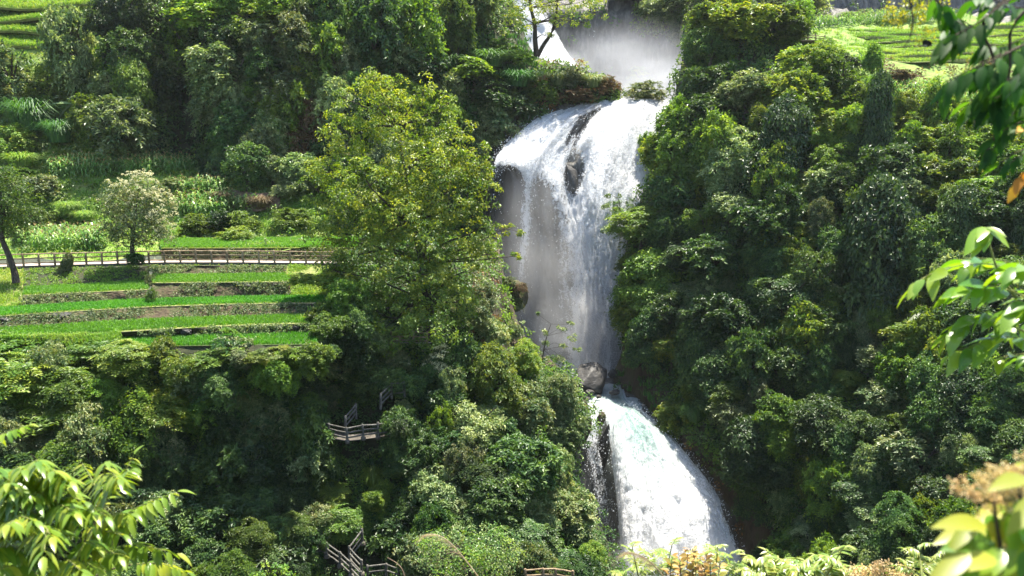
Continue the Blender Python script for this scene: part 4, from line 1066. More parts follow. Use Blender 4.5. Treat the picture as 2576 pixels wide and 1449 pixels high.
# --- explicit trees (positions read from the photograph)
L_ = [
    # left hill
    ('big', 'pale', 195, 125, 130, 250), ('big', 'dark', 325, 40, 170, 190), ('big', 'dark', 350, 150, 150, 180), ('bigdrape', 'mid', 345, 235, 130, 150), ('big', 'pale', 310, 320, 180, 190),
    ('soft', 'olive', 40, 190, 170, 190), ('soft', 'yellow', 130, 215, 110, 110), ('big', 'yellow', 555, 40, 230, 130),
    ('big', 'pale', 590, 180, 200, 200), ('soft', 'pale', 540, 255, 120, 130), ('big', 'olive', 740, 130, 180, 170), ('soft', 'olive', 720, 230, 150, 130), ('big', 'dark', 610, 330, 150, 150), ('big', 'dark', 630, 430, 150, 140),
    ('big', 'olive', 700, 330, 130, 130), ('big', 'pale', 690, 420, 110, 110), ('big', 'dark', 830, 70, 150, 220), ('big', 'dark', 950, 90, 160, 260), ('soft', 'mid', 1050, 90, 170, 220),
    ('big', 'mid', 1150, 70, 120, 190), ('layer', 'mid', 1190, 190, 160, 120), ('round', 'pale', 1140, 230, 120, 110), ('soft', 'mid', 1110, 300, 120, 140),
    ('layer', 'pale', 1215, 340, 100, 130), ('round', 'dark', 1060, 190, 150, 120), ('soft', 'rust', 790, 290, 110, 120), ('soft', 'rust', 770, 370, 100, 120), ('big', 'olive', 830, 230, 120, 110),
    ('big', 'pale', 755, 430, 130, 120), ('round', 'pale', 745, 470, 110, 80), ('round', 'dark', 540, 400, 90, 100),
    ('soft', 'yellow', 640, 60, 130, 110), ('soft', 'mid', 700, 25, 130, 120), ('soft', 'mid', 480, 120, 120, 150),
    ('round', 'dark', 420, 235, 100, 130), ('round', 'pale', 290, 225, 120, 110), ('soft', 'mid', 240, 300, 110, 140), ('tuft', 'darkgrass', 90, 290, 170, 150),
    ('tuft', 'darkgrass', 160, 330, 120, 110), ('soft', 'grass', 30, 350, 140, 100), ('tuft', 'grass', 60, 400, 120, 70),
    # banks of the terraces
    ('soft', 'olive', 110, 470, 130, 70), ('soft', 'mid', 60, 440, 90, 70), ('tuft', 'grass', 175, 520, 80, 60), ('tuft', 'grass', 215, 540, 80, 50),
    ('soft', 'mid', 110, 545, 110, 60), ('round', 'mid', 490, 570, 100, 70), ('round', 'dark', 560, 560, 90, 80), ('soft', 'mid', 620, 555, 90, 60), ('soft', 'yellow', 600, 590, 100, 50),
    ('soft', 'mid', 740, 545, 110, 60), ('tuft', 'dry', 660, 505, 90, 55), ('tuft', 'dry', 560, 490, 80, 40), ('drape', 'dark', 555, 420, 70, 80), ('soft', 'olive', 420, 470, 100, 50),
    ('biglayer', 'mid', 850, 790, 130, 110), ('soft', 'mid', 790, 690, 120, 60), ('tuft', 'grass', 760, 720, 90, 44), ('soft', 'mid', 850, 715, 90, 60),
    ('soft', 'mid', 100, 690, 130, 50), ('soft', 'darkgrass', 250, 690, 200, 46), ('tuft', 'grass', 180, 840, 70, 46), ('soft', 'mid', 30, 712, 90, 50),
    # slope under the paddies
    ('biglayer', 'leafy', 60, 930, 230, 150), ('biglayer', 'mid', 200, 960, 210, 170), ('biglayer', 'yellow', 330, 900, 180, 130), ('layer', 'mid', 110, 1040, 200, 150),
    ('biglayer', 'olive', 130, 1110, 190, 130), ('layer', 'mid', 250, 1060, 170, 160), ('big', 'yellow', 420, 900, 110, 150), ('biglayer', 'leafy', 400, 1010, 190, 150),
    ('big', 'pale', 510, 930, 150, 140), ('big', 'mid', 500, 1040, 160, 160), ('big', 'olive', 590, 880, 130, 100), ('layer', 'mid', 650, 930, 150, 130),
    ('big', 'pale', 600, 1010, 170, 150), ('big', 'olive', 690, 1060, 190, 200), ('big', 'pale', 760, 1150, 200, 180), ('big', 'dark', 560, 1160, 210, 210),
    ('round', 'dark', 690, 1010, 120, 110), ('big', 'dark', 450, 1180, 160, 180), ('big', 'dark', 720, 1260, 190, 170), ('big', 'dark', 560, 1300, 220, 190), ('big', 'dark', 360, 1120, 150, 170),
    ('big', 'dark', 420, 1330, 190, 170), ('layer', 'mid', 30, 1010, 150, 140), ('big', 'dark', 760, 960, 160, 170), ('round', 'dark', 690, 1400, 180, 130),
    ('layer', 'dark', 330, 1270, 170, 150), ('round', 'mid', 740, 900, 110, 90), ('round', 'yellow', 690, 870, 80, 60), ('layer', 'mid', 250, 880, 140, 80), ('soft', 'mid', 90, 868, 180, 60),
    # knoll
    ('big', 'dark', 860, 860, 200, 190), ('big', 'mid', 830, 800, 120, 120), ('big', 'pale', 950, 850, 170, 140), ('big', 'dark', 960, 950, 190, 140), ('round', 'olive', 860, 920, 110, 80),
    ('round', 'olive', 990, 900, 110, 80), ('big', 'dark', 1060, 960, 150, 150), ('round', 'dark', 1120, 1020, 130, 120), ('soft', 'mid', 1110, 1060, 80, 170), ('round', 'olive', 1020, 1040, 90, 90),
    ('big', 'yellow', 1240, 950, 210, 210), ('big', 'olive', 1330, 1020, 200, 200), ('big', 'pale', 1200, 1050, 190, 170), ('big', 'olive', 1400, 1000, 130, 150), ('big', 'yellow', 1320, 900, 120, 110),
    ('big', 'dark', 1310, 1150, 220, 200), ('big', 'pale', 1420, 1080, 120, 130), ('big', 'dark', 1250, 1250, 180, 160), ('big', 'pale', 1100, 1230, 200, 190), ('big', 'olive', 1070, 1200, 120, 110),
    ('big', 'pale', 1160, 1270, 130, 110), ('round', 'dark', 1000, 1330, 140, 130), ('big', 'mid', 960, 1240, 120, 120), ('round', 'yellow', 950, 1275, 80, 70), ('tuft', 'mid', 940, 1190, 90, 90),
    ('big', 'olive', 1430, 1270, 150, 140), ('big', 'olive', 1400, 1210, 110, 170), ('round', 'pale', 1460, 1330, 120, 110), ('big', 'yellow', 1490, 1390, 120, 130), ('big', 'dark', 1350, 1370, 170, 120),
    ('biglayer', 'dark', 1290, 1330, 170, 90), ('big', 'olive', 1230, 830, 130, 120), ('soft', 'olive', 1210, 740, 90, 90), ('soft', 'olive', 1170, 790, 110, 120), ('soft', 'olive', 1285, 835, 60, 70),
    # shoulder beside the lip
    ('tuft', 'darkgrass', 1130, 160, 130, 70), ('tuft', 'darkgrass', 1230, 150, 140, 80), ('tuft', 'darkgrass', 1300, 200, 140, 80), ('soft', 'dark', 1240, 230, 150, 90), ('tuft', 'olive', 1400, 200, 100, 60),
    ('soft', 'mid', 1360, 225, 110, 70), ('soft', 'olive', 1440, 205, 100, 70), ('tuft', 'olive', 1490, 205, 90, 60), ('soft', 'rust', 1530, 220, 80, 60), ('soft', 'dark', 1300, 270, 130, 90),
    ('drape', 'olive', 1250, 300, 110, 100), ('soft', 'rust', 1440, 240, 120, 40),
    # right hill, along the silhouette
    ('big', 'leafy', 1840, 60, 200, 130), ('big', 'dark', 1780, 130, 150, 140), ('big', 'dark', 1790, 230, 150, 150), ('big', 'mid', 1950, 70, 170, 120), ('big', 'pale', 1870, 230, 190, 150), ('big', 'dark', 1760, 300, 150, 150),
    ('big', 'leafy', 1665, 380, 110, 120), ('round', 'mid', 1670, 460, 100, 110), ('round', 'mid', 1620, 380, 70, 110), ('biglayer', 'mid', 1610, 560, 170, 120), ('layer', 'mid', 1560, 520, 110, 70), ('round', 'dark', 1690, 500, 130, 140),
    ('big', 'yellow', 1980, 250, 190, 160), ('big', 'leafy', 2050, 170, 160, 110), ('bigdrape', 'dark', 1960, 380, 180, 230), ('big', 'yellow', 1990, 300, 170, 110), ('big', 'pale', 1850, 420, 190, 190), ('soft', 'mid', 2110, 190, 110, 120),
    ('soft', 'yellow', 2000, 160, 130, 80), ('round', 'dark', 2050, 235, 90, 100), ('big', 'pale', 1830, 520, 170, 120), ('big', 'dark', 1900, 560, 190, 160), ('big', 'leafy', 1960, 590, 150, 120),
    ('bigdrape', 'mid', 1640, 700, 170, 140), ('big', 'leafy', 1610, 655, 130, 80), ('big', 'dark', 1800, 640, 190, 150), ('big', 'dark', 1690, 800, 160, 150), ('bigdrape', 'dark', 1745, 880, 140, 170), ('big', 'dark', 1830, 790, 200, 170),
    ('biglayer', 'dark', 1980, 740, 200, 170), ('big', 'mid', 1990, 700, 110, 90), ('layer', 'pale', 1720, 740, 110, 110), ('tuft', 'darkgrass', 1970, 820, 130, 110), ('big', 'dark', 1960, 920, 210, 190),
    ('bigdrape', 'dark', 1800, 950, 150, 140), ('layer', 'mid', 1840, 990, 130, 120), ('tuft', 'darkgrass', 1750, 1030, 100, 90), ('big', 'pale', 1830, 1090, 70, 60), ('bigdrape', 'dark', 1880, 1120, 190, 160),
    ('big', 'dark', 2050, 1060, 210, 170), ('big', 'pale', 1970, 1240, 90, 130), ('biglayer', 'pale', 2030, 1330, 120, 150), ('big', 'dark', 1950, 1180, 150, 120), ('biglayer', 'dark', 2130, 1230, 170, 130),
    ('biglayer', 'pale', 2190, 1290, 150, 120), ('big', 'dark', 2190, 1370, 160, 130), ('biglayer', 'dark', 2300, 1400, 170, 130), ('big', 'olive', 2300, 1130, 210, 170), ('big', 'dark', 2350, 1230, 220, 170),
    ('big', 'olive', 2200, 1000, 190, 110), ('biglayer', 'yellow', 2120, 960, 120, 80), ('bigdrape', 'olive', 2170, 830, 90, 120), ('big', 'leafy', 2270, 840, 190, 130), ('big', 'pale', 2210, 900, 150, 110),
    ('bigdrape', 'dark', 2195, 320, 105, 230), ('big', 'dark', 2225, 440, 180, 190), ('bigdrape', 'dark', 2190, 620, 230, 330), ('big', 'dark', 2080, 820, 160, 140), ('big', 'dark', 2090, 620, 150, 170), ('big', 'olive', 2060, 560, 80, 130), ('big', 'dark', 2330, 650, 190, 230),
    ('big', 'leafy', 2390, 440, 150, 110), ('big', 'yellow', 2340, 420, 100, 90), ('soft', 'yellow', 2430, 370, 120, 90), ('soft', 'leafy', 2330, 350, 140, 90), ('soft', 'yellow', 2250, 310, 110, 60),
    ('round', 'mid', 2350, 310, 90, 70), ('soft', 'yellow', 2110, 270, 100, 80), ('soft', 'yellow', 2060, 310, 120, 90), ('big', 'mid', 2080, 400, 140, 130), ('soft', 'pale', 2290, 470, 120, 110),
    ('big', 'dark', 2480, 540, 190, 160), ('layer', 'mid', 2470, 470, 150, 80), ('big', 'dark', 2520, 700, 200, 190), ('big', 'dark', 2420, 800, 190, 170), ('big', 'mid', 2420, 930, 170, 140),
    ('big', 'dark', 2530, 900, 170, 190), ('big', 'mid', 2470, 1020, 160, 140), ('big', 'dark', 2400, 1080, 150, 120), ('big', 'dark', 2540, 1120, 190, 170), ('soft', 'mid', 2540, 400, 120, 110),
    ('round', 'mid', 2190, 150, 60, 100), ('round', 'dark', 2130, 158, 60, 50), ('soft', 'mid', 2090, 140, 90, 50), ('big', 'mid', 1990, 45, 110, 110), ('soft', 'mid', 2060, 130, 80, 60), ('soft', 'yellow', 1965, 110, 70, 60),
    ('round', 'dry', 2250, 195, 90, 40), ('soft', 'mid', 2200, 215, 70, 50), ('soft', 'mid', 2130, 215, 90, 60),
    ('tuft', 'mid', 2130, 40, 60, 30), ('soft', 'pale', 2160, 40, 60, 30),
    # beyond the upper falls, in the spray
    ('big', 'pale', 1690, 20, 130, 90), ('big', 'mid', 1760, 60, 130, 110), ('big', 'pale', 1640, 30, 90, 70), ('big', 'pale', 1770, 0, 130, 80), ('big', 'mid', 1850, 10, 120, 60), ('big', 'pale', 1720, 90, 90, 90),
    ('soft', 'yellow', 1610, 200, 70, 70), ('soft', 'olive', 1625, 230, 110, 60), ('soft', 'pale', 2010, 10, 150, 50), ('soft', 'pale', 1950, 15, 110, 50), ('soft', 'rust', 1688, 238, 44, 36), ('big', 'dark', 1560, -10, 140, 50),
]
for q in L_:
    geo, mat, X, Y, w, h = q
    if mat in ('grass', 'darkgrass'): DESC.setdefault(mat, {'grass': 'bright green', 'darkgrass': 'deep green'}[mat])
    plant(geo, mat, X, Y, w, h, group='trees and bushes covering the slopes')
# gap filling bushes of the forest, spread evenly between the ones above
TAKEN = [(q[2], q[3], (q[4] + q[5]) / 4) for q in L_]
KEEP = [(900, 1080, 70), (985, 1000, 45), (880, 1410, 75), (945, 1440, 45), (460, 330, 70), (1560, 1000, 60), (1790, 1180, 90), (1880, 1330, 60), (1640, 950, 60)]
REG = [
    ([(1690, 300), (2050, 300), (2576, 480), (2640, 1460), (1900, 1460), (1860, 1250), (1620, 1050), (1570, 700), (1650, 480)], [('big', 'dark'), ('bigdrape', 'dark'), ('biglayer', 'dark'), ('big', 'mid'), ('big', 'leafy'), ('big', 'pale')], 46, (100, 160)),
    ([(-60, 890), (780, 900), (860, 1000), (880, 1460), (-60, 1460)], [('big', 'dark'), ('biglayer', 'mid'), ('layer', 'dark'), ('big', 'olive')], 50, (110, 170)),
    ([(880, 900), (1320, 900), (1430, 1060), (1400, 1200), (1500, 1449), (960, 1449)], [('big', 'dark'), ('big', 'olive'), ('layer', 'dark')], 48, (90, 140)),
    ([(480, -30), (1190, -30), (1200, 420), (1000, 560), (800, 500), (500, 420), (380, 300)], [('big', 'dark'), ('big', 'pale'), ('soft', 'leafy'), ('soft', 'olive'), ('big', 'mid')], 46, (90, 140)),
    ([(2040, 250), (2576, 270), (2576, 440), (2100, 330)], [('soft', 'yellow'), ('soft', 'leafy'), ('round', 'mid')], 36, (70, 110)),
]
NFILL = 0
for poly, kinds, gap, (a, b) in REG:
    x0, x1 = min(p[0] for p in poly), max(p[0] for p in poly); y0, y1 = min(p[1] for p in poly), max(p[1] for p in poly)
    for _ in range(900):
        X, Y = random.uniform(x0, x1), random.uniform(y0, y1)
        if not inside(poly, X, Y): continue
        if any((X - t[0]) ** 2 + (Y - t[1]) ** 2 < max(gap, t[2] * .72) ** 2 for t in TAKEN): continue
        if any((X - t[0]) ** 2 + (Y - t[1]) ** 2 < (t[2] + 30) ** 2 for t in KEEP): continue
        w = random.uniform(a, b) * random.choice((.7, 1, 1, 1.15)); geo, mat = random.choice(kinds)
        if plant(geo, mat, X, Y, w, w * random.uniform(.75, 1.6), group='trees and bushes covering the slopes') is not None:
            TAKEN.append((X, Y, gap)); NFILL += 1
print('fill plants', NFILL)

for geo, mat, X, Y, w, h, d in (('big', 'mid', 835, 815, 120, 100, 59.2), ('big', 'dark', 815, 880, 120, 90, 57.6), ('big', 'mid', 880, 745, 120, 110, 62), ('soft', 'leafy', 860, 690, 130, 60, 66), ('soft', 'leafy', 770, 705, 110, 44, 66.5),
                                 ('big', 'dark', 905, 800, 120, 130, 61), ('big', 'mid', 740, 885, 110, 60, 56.4), ('soft', 'mid', 860, 640, 60, 36, 74.4), ('soft', 'leafy', 20, 880, 150, 50, 55.6), ('soft', 'mid', 240, 880, 130, 44, 56), ('layer', 'leafy', 330, 885, 120, 50, 56)):
    plant(geo, mat, X, Y, w, h, d=d, group='trees and bushes covering the slopes')
for geo, mat, X, Y, w, h, d in (('soft', 'olive', 381, 703, 34, 40, 70), ('soft', 'mid', 381, 738, 34, 40, 65.2), ('big', 'mid', 350, 918, 120, 100, 54.6), ('big', 'leafy', 470, 932, 130, 130, 54.2), ('big', 'olive', 600, 905, 100, 60, 55.0), ('big', 'mid', 690, 945, 140, 150, 54.6), ('big', 'mid', 800, 900, 110, 110, 55.2), ('big', 'dark', 560, 960, 120, 110, 54.2), ('soft', 'dark', 1240, 120, 120, 60, 119), ('soft', 'mid', 1300, 140, 90, 50, 118), ('soft', 'mid', 1180, 120, 90, 60, 119), ('soft', 'olive', 1278, 705, 50, 34, 83), ('soft', 'rust', 1312, 725, 40, 34, 83), ('soft', 'olive', 1300, 762, 44, 40, 82.6), ('soft', 'leafy', 420, 884, 120, 40, 55.6), ('soft', 'mid', 560, 888, 140, 44, 55.6), ('layer', 'leafy', 690, 886, 130, 44, 55.6), ('soft', 'dark', 1012, 1070, 60, 56, 56.6), ('big', 'dark', 780, 1060, 70, 70, 57)):
    plant(geo, mat, X, Y, w, h, d=d, group='trees and bushes covering the slopes')
# --- undergrowth that clothes the slopes between them
off = 0
PID = []
for k in ('left_hill', 'falls_cliff', 'upper_cliff', 'right_hill', 'wooded_slope', 'gorge_bed'):
    PID += [k] * len(PATCH[k][1])
cov = {}
def cover_kind(X, Y, pid):
    r = random.random()
    if pid == 'left_hill':
        if Y > 395 and X < 830: return 'grass' if r < .7 else ('olive' if r < .8 else ('leafy' if r < .92 else 'mid'))
        if X < 265: return 'grass' if (Y < 150 or r < .45) else ('olive' if r < .6 else ('yellow' if r < .8 else 'mid'))
        if (X - 460) ** 2 / 1600 + (Y - 320) ** 2 / 10000 < 1: return 'dark' if r < .12 else None
        if X > 1090 and 90 < Y < 330: return 'darkgrass' if X < 1350 else ('olive' if r < .5 else ('rust' if r < .7 else 'mid'))
        if X > 1230 and Y > 300: return None
        if 760 < X < 860 and 150 < Y < 440: return 'rust' if r < .5 else 'olive'
        return 'dark' if r < .45 else ('mid' if r < .75 else ('pale' if r < .9 else 'olive'))
    if pid == 'right_hill':
        if X > 2030 and Y < 155: return 'grass'
        if X > 2200 and 155 < Y < 212: return 'dry' if r < .12 else None
        if X > 2030 and Y < 330: return 'grass' if r < .55 else 'mid'
        if X < 1600 + max(0, (Y - 1000)) * .95 + 60 and 780 < Y < 1060: return 'darkgrass' if r < .25 else ('dark' if r < .33 else None)
        if Y > 1040 and X < 1600 + (Y - 1040) * .95 + 75: return 'rust' if r < .06 else None
        return 'dark' if r < .6 else ('mid' if r < .85 else 'pale')
    if pid == 'wooded_slope':
        if X > 1180 and Y < 900: return None if (X > 1240 and r < .6) else ('rust' if r < .12 else ('olive' if r < .7 else 'mid'))
        for c in KEEP[:4]:
            if (X - c[0]) ** 2 + (Y - c[1]) ** 2 < c[2] ** 2: return 'dark' if r < .25 else None
        if Y < 900 and X < 800: return 'grass' if r < .3 else 'mid'
        return 'dark' if r < .6 else ('mid' if r < .85 else 'olive')
    if pid == 'upper_cliff':
        if X > 1600 and Y < 110 - (1750 - min(X, 1750)) * .2 and X < 2080: return 'pale' if r < .7 else 'mid'
        return 'dark' if r < .05 else None
    return None
for yy in np.arange(-40, 1500, 13.0):
    for xx in np.arange(-360, 2960, 14.0):
        X, Y = xx + random.uniform(-7, 7), yy + random.uniform(-7, 7)
        loc, nrm, idx, dist = BV.ray_cast(Vector((0, 0, 0)), Vector(unit(ray(X, Y))), 500)
        if loc is None: continue
        kind = cover_kind(X, Y, PID[idx])
        if kind is None: continue
        cov.setdefault(kind, []).append((np.array(loc), np.array(nrm), loc[1]))
CNAMES = {'grass': 'grass', 'darkgrass': 'grass', 'dark': 'undergrowth', 'mid': 'undergrowth', 'pale': 'undergrowth', 'olive': 'undergrowth', 'dry': 'undergrowth', 'leafy': 'undergrowth', 'yellow': 'undergrowth', 'rust': 'dry_creeper'}
for kind, L in cov.items():
    c = np.array([q[0] for q in L]); n = np.array([q[1] for q in L]); dd = np.array([q[2] for q in L])
    n = np.where((n * c).sum(1, keepdims=True) > 0, -n, n)
    mb = MB()
    if kind in ('grass', 'darkgrass'):
        k = 34
        b = np.repeat(c, k, 0) + RNG.normal(0, .30, (len(c) * k, 3)) * np.array([1, 1, .25])
        blades(mb, b, RNG.uniform(.15, .5, len(b)) * (2.2 if kind == 'darkgrass' else 1), .9, .085 if kind == 'grass' else .11, 1, np.clip(.5 + .3 * fbm(b, 4.0, 81) + RNG.normal(0, .2, len(b)), 0, 1))
    else:
        c = c + n * np.clip(.35 + .45 * fbm(c, 2.4, 66), 0, 1.1)[:, None]
        per = 26
        p, nn, t = clump(c, n, .0085 * dd * RNG.uniform(.7, 1.2, len(c)), per, flat=.8)
        cv = np.repeat(np.clip(.5 + .3 * fbm(c, 3.0, 67), 0, 1), per)
        add_leaves(mb, p, nn, t, .0042 * np.repeat(dd, per) * RNG.uniform(.6, 1.4, len(p)), .0024 * np.repeat(dd, per), 0, np.clip(cv + RNG.normal(0, .2, len(p)), 0, 1))
    tag(mb.build(CNAMES[kind], M[kind]), kind='stuff')

# ------------------------------------------------------------------ particular trees
def lump_tree(name, lumps, leafL, dens, mats, trunk_px, label, cat='tree', shape='round', up=.5, droop=.25, dscale=.85, blossom=None, limb_r=.12, rnd=.55, group=None, seed=1):
    """lumps: (X, Y, rX, rY, depth, mat index)"""
    rng = np.random.default_rng(seed)
    tp = [P(*q[:3]) for q in trunk_px]; tr = [q[3] for q in trunk_px]
    base = tp[0]
    root = empty(name, base)
    mb, tb = MB(), MB()
    tube(tb, spline(tp, 12) - base, np.interp(np.linspace(0, 1, 12), np.linspace(0, 1, len(tr)), tr), 9)
    for li, (X, Y, rx, ry, d, mi) in enumerate(lumps):
        c0 = P(X, Y, d); s = mpp(d)
        R = np.array([rx * s, rx * s * dscale, ry * s])
        K = max(3, int(dens * rx * ry * s * s))
        dr = unit(rng.normal(size=(K, 3)) + [0, 0, .15])
        c = c0 + dr * R * rng.uniform(.55, 1.02, (K, 1))
        per = 34
        p, n, t = clump(c, dr, np.minimum(rng.uniform(.35, .8, K), R.min() * .8), per, up=up, droop=droop, rnd=rnd, rng=rng)
        cv = np.repeat(np.clip(.5 + .25 * rng.normal(size=K), 0, 1), per)
        add_leaves(mb, p - base, n, t, leafL * rng.uniform(.7, 1.25, len(p)), leafL * .6, mi, np.clip(cv + rng.normal(0, .25, len(p)), 0, 1))
        # limb to the middle of this mass, and twigs
        j = min(range(len(tp)), key=lambda i: np.linalg.norm(tp[i] - c0) + (2 if i == 0 else 0) + max(0, tp[i][2] - c0[2]) * 2)
        st = tp[j]
        r0 = limb_r * (.5 + .5 * min(1, rx * s / 4))
        md = st * .5 + c0 * .5 + rng.normal(0, .25, 3) + [0, 0, .2]
        tube(tb, spline([st, md, c0], 7) - base, np.linspace(r0, r0 * .35, 7), 6)
        for q in range(min(5, K)):
            e = c[q]
            tube(tb, spline([c0, c0 * .5 + e * .5 + rng.normal(0, .15, 3), e], 5) - base, np.linspace(r0 * .33, r0 * .08, 5), 4)
    tb.build('trunk', M['bark'], root)
    mb.build('crown', [M[m] for m in mats], root)
    if blossom:
        bb = MB()
        for (X, Y, rx, ry, d, k) in blossom:
            c0 = P(X, Y, d); s = mpp(d); R = np.array([rx * s, rx * s, ry * s])
            dr = unit(rng.normal(size=(k, 3)) + [.35, -.15, .35])
            c = c0 + dr * R * rng.uniform(.85, 1.08, (k, 1))
            p, n, t = clump(c, dr, rng.uniform(.12, .26, k), 18, up=.6, rng=rng)
            add_leaves(bb, p - base, n, t, .09, .08, 0)
        bb.build('blossom', M['cream'], root)
    return tag(root, label, cat, group)
def lumps(L, d, mi=0):
    return [(*q[:4], d + (q[4] if len(q) > 4 else 0), q[5] if len(q) > 5 else mi) for q in L]
bt, _ = hit(1085, 860)
lump_tree('yellow_green_tree',
    lumps([(1060, 420, 130, 100, 0), (1130, 480, 110, 100, -1), (970, 520, 130, 100, -1), (1060, 590, 150, 100, -2), (885, 560, 90, 70, 0), (1180, 590, 80, 70, -1), (1160, 380, 70, 70, 0),
           (1225, 640, 55, 26, -1), (1262, 578, 62, 12, -1), (1228, 522, 34, 16, -1), (1205, 440, 40, 50, 0), (905, 640, 90, 55, -1), (930, 470, 120, 80, -2, 1), (1010, 560, 110, 60, -3, 1), (1110, 420, 70, 50, -2, 1), (1020, 690, 130, 70, -3), (1110, 760, 95, 70, -3), (930, 740, 95, 70, -3),
           (1240, 470, 30, 10, -1), (1290, 645, 24, 8, -1), (1150, 690, 60, 60, -3), (820, 600, 50, 40, 0)], 67, 0)
    + lumps([(1000, 800, 130, 55, -4), (1090, 830, 90, 45, -5), (905, 795, 80, 55, -4), (1150, 760, 60, 55, -3), (1040, 720, 120, 60, -3), (840, 680, 50, 40, -2), (960, 860, 80, 40, -5)], 67, 2)
    + lumps([(950, 270, 90, 70, 1), (880, 340, 75, 70, 1), (1000, 340, 110, 70, 1), (1100, 310, 55, 50, 1), (850, 430, 70, 70, 0), (935, 195, 30, 30, 1), (1055, 225, 36, 40, 1), (990, 215, 40, 30, 1), (800, 480, 40, 50, 0), (1130, 260, 26, 30, 1), (870, 250, 26, 30, 1)], 68, 1),
    .25, 7.0, ['leafy', 'goldleaf', 'mid'], [(1085, 862, bt[1], .42), (1078, 760, 65, .36), (1060, 660, 66, .30), (1040, 560, 67, .22), (1020, 440, 68, .14), (1000, 320, 68.5, .07)],
    'tall broad yellow green tree standing before the main falls, widest tree in view', limb_r=.16, seed=5)
lump_tree('flowering_tree', lumps([(300, 500, 45, 50), (350, 475, 50, 40), (398, 530, 40, 50), (340, 560, 70, 45), (290, 580, 36, 40), (402, 590, 32, 28), (330, 520, 60, 50), (310, 600, 40, 26), (365, 595, 40, 26), (280, 545, 30, 40), (385, 560, 40, 40)], 73.2),
      .2, 11.0, ['olive'], [(335, 652, 73.4, .24), (333, 620, 73.3, .2), (337, 580, 73.2, .15), (342, 540, 73.2, .09)],
    'round tree topped with cream blossom growing beside the path fence', blossom=[(350, 470, 52, 42, 73.2, 70), (300, 495, 45, 45, 73.2, 26), (402, 530, 42, 55, 73.2, 80), (395, 590, 34, 30, 73.2, 20)], limb_r=.1, seed=8)
lump_tree('leaning_tree', lumps([(28, 465, 42, 30), (15, 520, 55, 45), (60, 545, 34, 40), (-25, 560, 50, 60), (30, 590, 34, 34), (-40, 480, 50, 50), (55, 600, 22, 24), (40, 500, 50, 50), (0, 440, 40, 30), (30, 555, 50, 40)], 68.5),
    .2, 8.5, ['mid'], [(42, 712, 68.2, .34), (36, 680, 68.3, .26), (22, 640, 68.5, .24), (6, 600, 68.6, .2), (5, 545, 68.6, .13)],
    'tree with leaning ivy clad trunk at the left end of the fence', limb_r=.12, seed=9)
lump_tree('forked_tree', lumps([(1325, 15, 60, 26), (1430, 12, 80, 30), (1498, 32, 32, 14), (1390, 55, 45, 14), (1300, -15, 60, 26), (1455, 55, 38, 14), (1360, -20, 80, 20), (1475, -10, 60, 24), (1325, 62, 26, 10), (1378, 92, 18, 8), (1290, 50, 30, 12), (1400, 30, 50, 16)], 118),
    .28, 4.2, ['leafy'], [(1350, 142, 119.5, .42), (1346, 100, 119, .34), (1345, 60, 118.5, .28), (1335, 20, 118, .2), (1330, -20, 118, .12)],
    'forked tree with open crown on the shoulder before the upper waterfall', limb_r=.13, seed=10)
ft = MB(); fb = P(1352, 142, 119.4)
tube(ft, spline([P(1352, 142, 119.4), P(1368, 112, 119), P(1388, 82, 118.6), P(1398, 45, 118.3), P(1402, 0, 118)], 12) - fb, np.linspace(.34, .14, 12), 8)
fo = [o for o in COL.objects if o.name == 'forked_tree'][0]
o = ft.build('limb', M['bark'], fo); o.location = Vector(fb) - fo.location
lump_tree('open_tree', lumps([(1235, 10, 40, 20), (1200, 30, 40, 20), (1270, 35, 26, 20), (1255, 65, 20, 14), (1215, 70, 26, 14), (1180, -5, 40, 24), (1262, -10, 34, 18)], 120),
    .24, 2.6, ['dark'], [(1243, 108, 120.5, .28), (1240, 75, 120.2, .22), (1228, 40, 120, .15), (1218, -5, 120, .09)],
    'small dark open tree on the shoulder left of the forked tree', limb_r=.1, seed=12)
lump_tree('sparse_sapling', lumps([(1405, 828, 16, 8), (1440, 850, 18, 9), (1412, 868, 18, 8), (1378, 862, 12, 7), (1456, 876, 16, 5), (1372, 836, 9, 6), (1430, 815, 10, 6), (1350, 788, 8, 3), (1390, 895, 30, 9), (1420, 905, 18, 8)], 77),
    .2, 9, ['pale'], [(1364, 918, 77.5, .07), (1368, 880, 77.2, .05), (1376, 845, 77, .04), (1386, 815, 77, .02)],
    'thin sparse sapling leaning over the foot of the main falls', limb_r=.035, seed=13)
lump_tree('blossom_spike', lumps([(1105, 935, 34, 30), (1085, 960, 24, 24)], 62.3), .15, 5, ['olive'], [(1108, 985, 62.4, .1), (1106, 950, 62.3, .07), (1108, 915, 62.2, .04)],
    'upright shrub tipped with cream blossom amid dark bushes of the knoll', cat='shrub', blossom=[(1108, 895, 26, 28, 62.2, 60), (1085, 925, 26, 20, 62.2, 34), (1110, 935, 24, 24, 62, 40)], limb_r=.05, seed=14)
lump_tree('glossy_bush', lumps([(1180, 1380, 110, 50), (1090, 1390, 60, 40), (1270, 1390, 55, 40), (1180, 1440, 160, 50), (1120, 1345, 40, 25), (1230, 1350, 50, 25)], 33, 0) + lumps([(1150, 1372, 100, 40), (1230, 1365, 70, 36), (1110, 1400, 70, 40), (1250, 1400, 70, 40), (1060, 1362, 30, 22), (1290, 1380, 34, 24)], 32.6, 1),
    .115, 16, ['pale', 'yellow'], [(1185, 1540, 33.5, .14), (1183, 1470, 33.2, .1), (1180, 1400, 33, .06)],
    'dense yellow and silver leaved bush behind the arching grass plume', limb_r=.06, seed=15, rnd=.7)
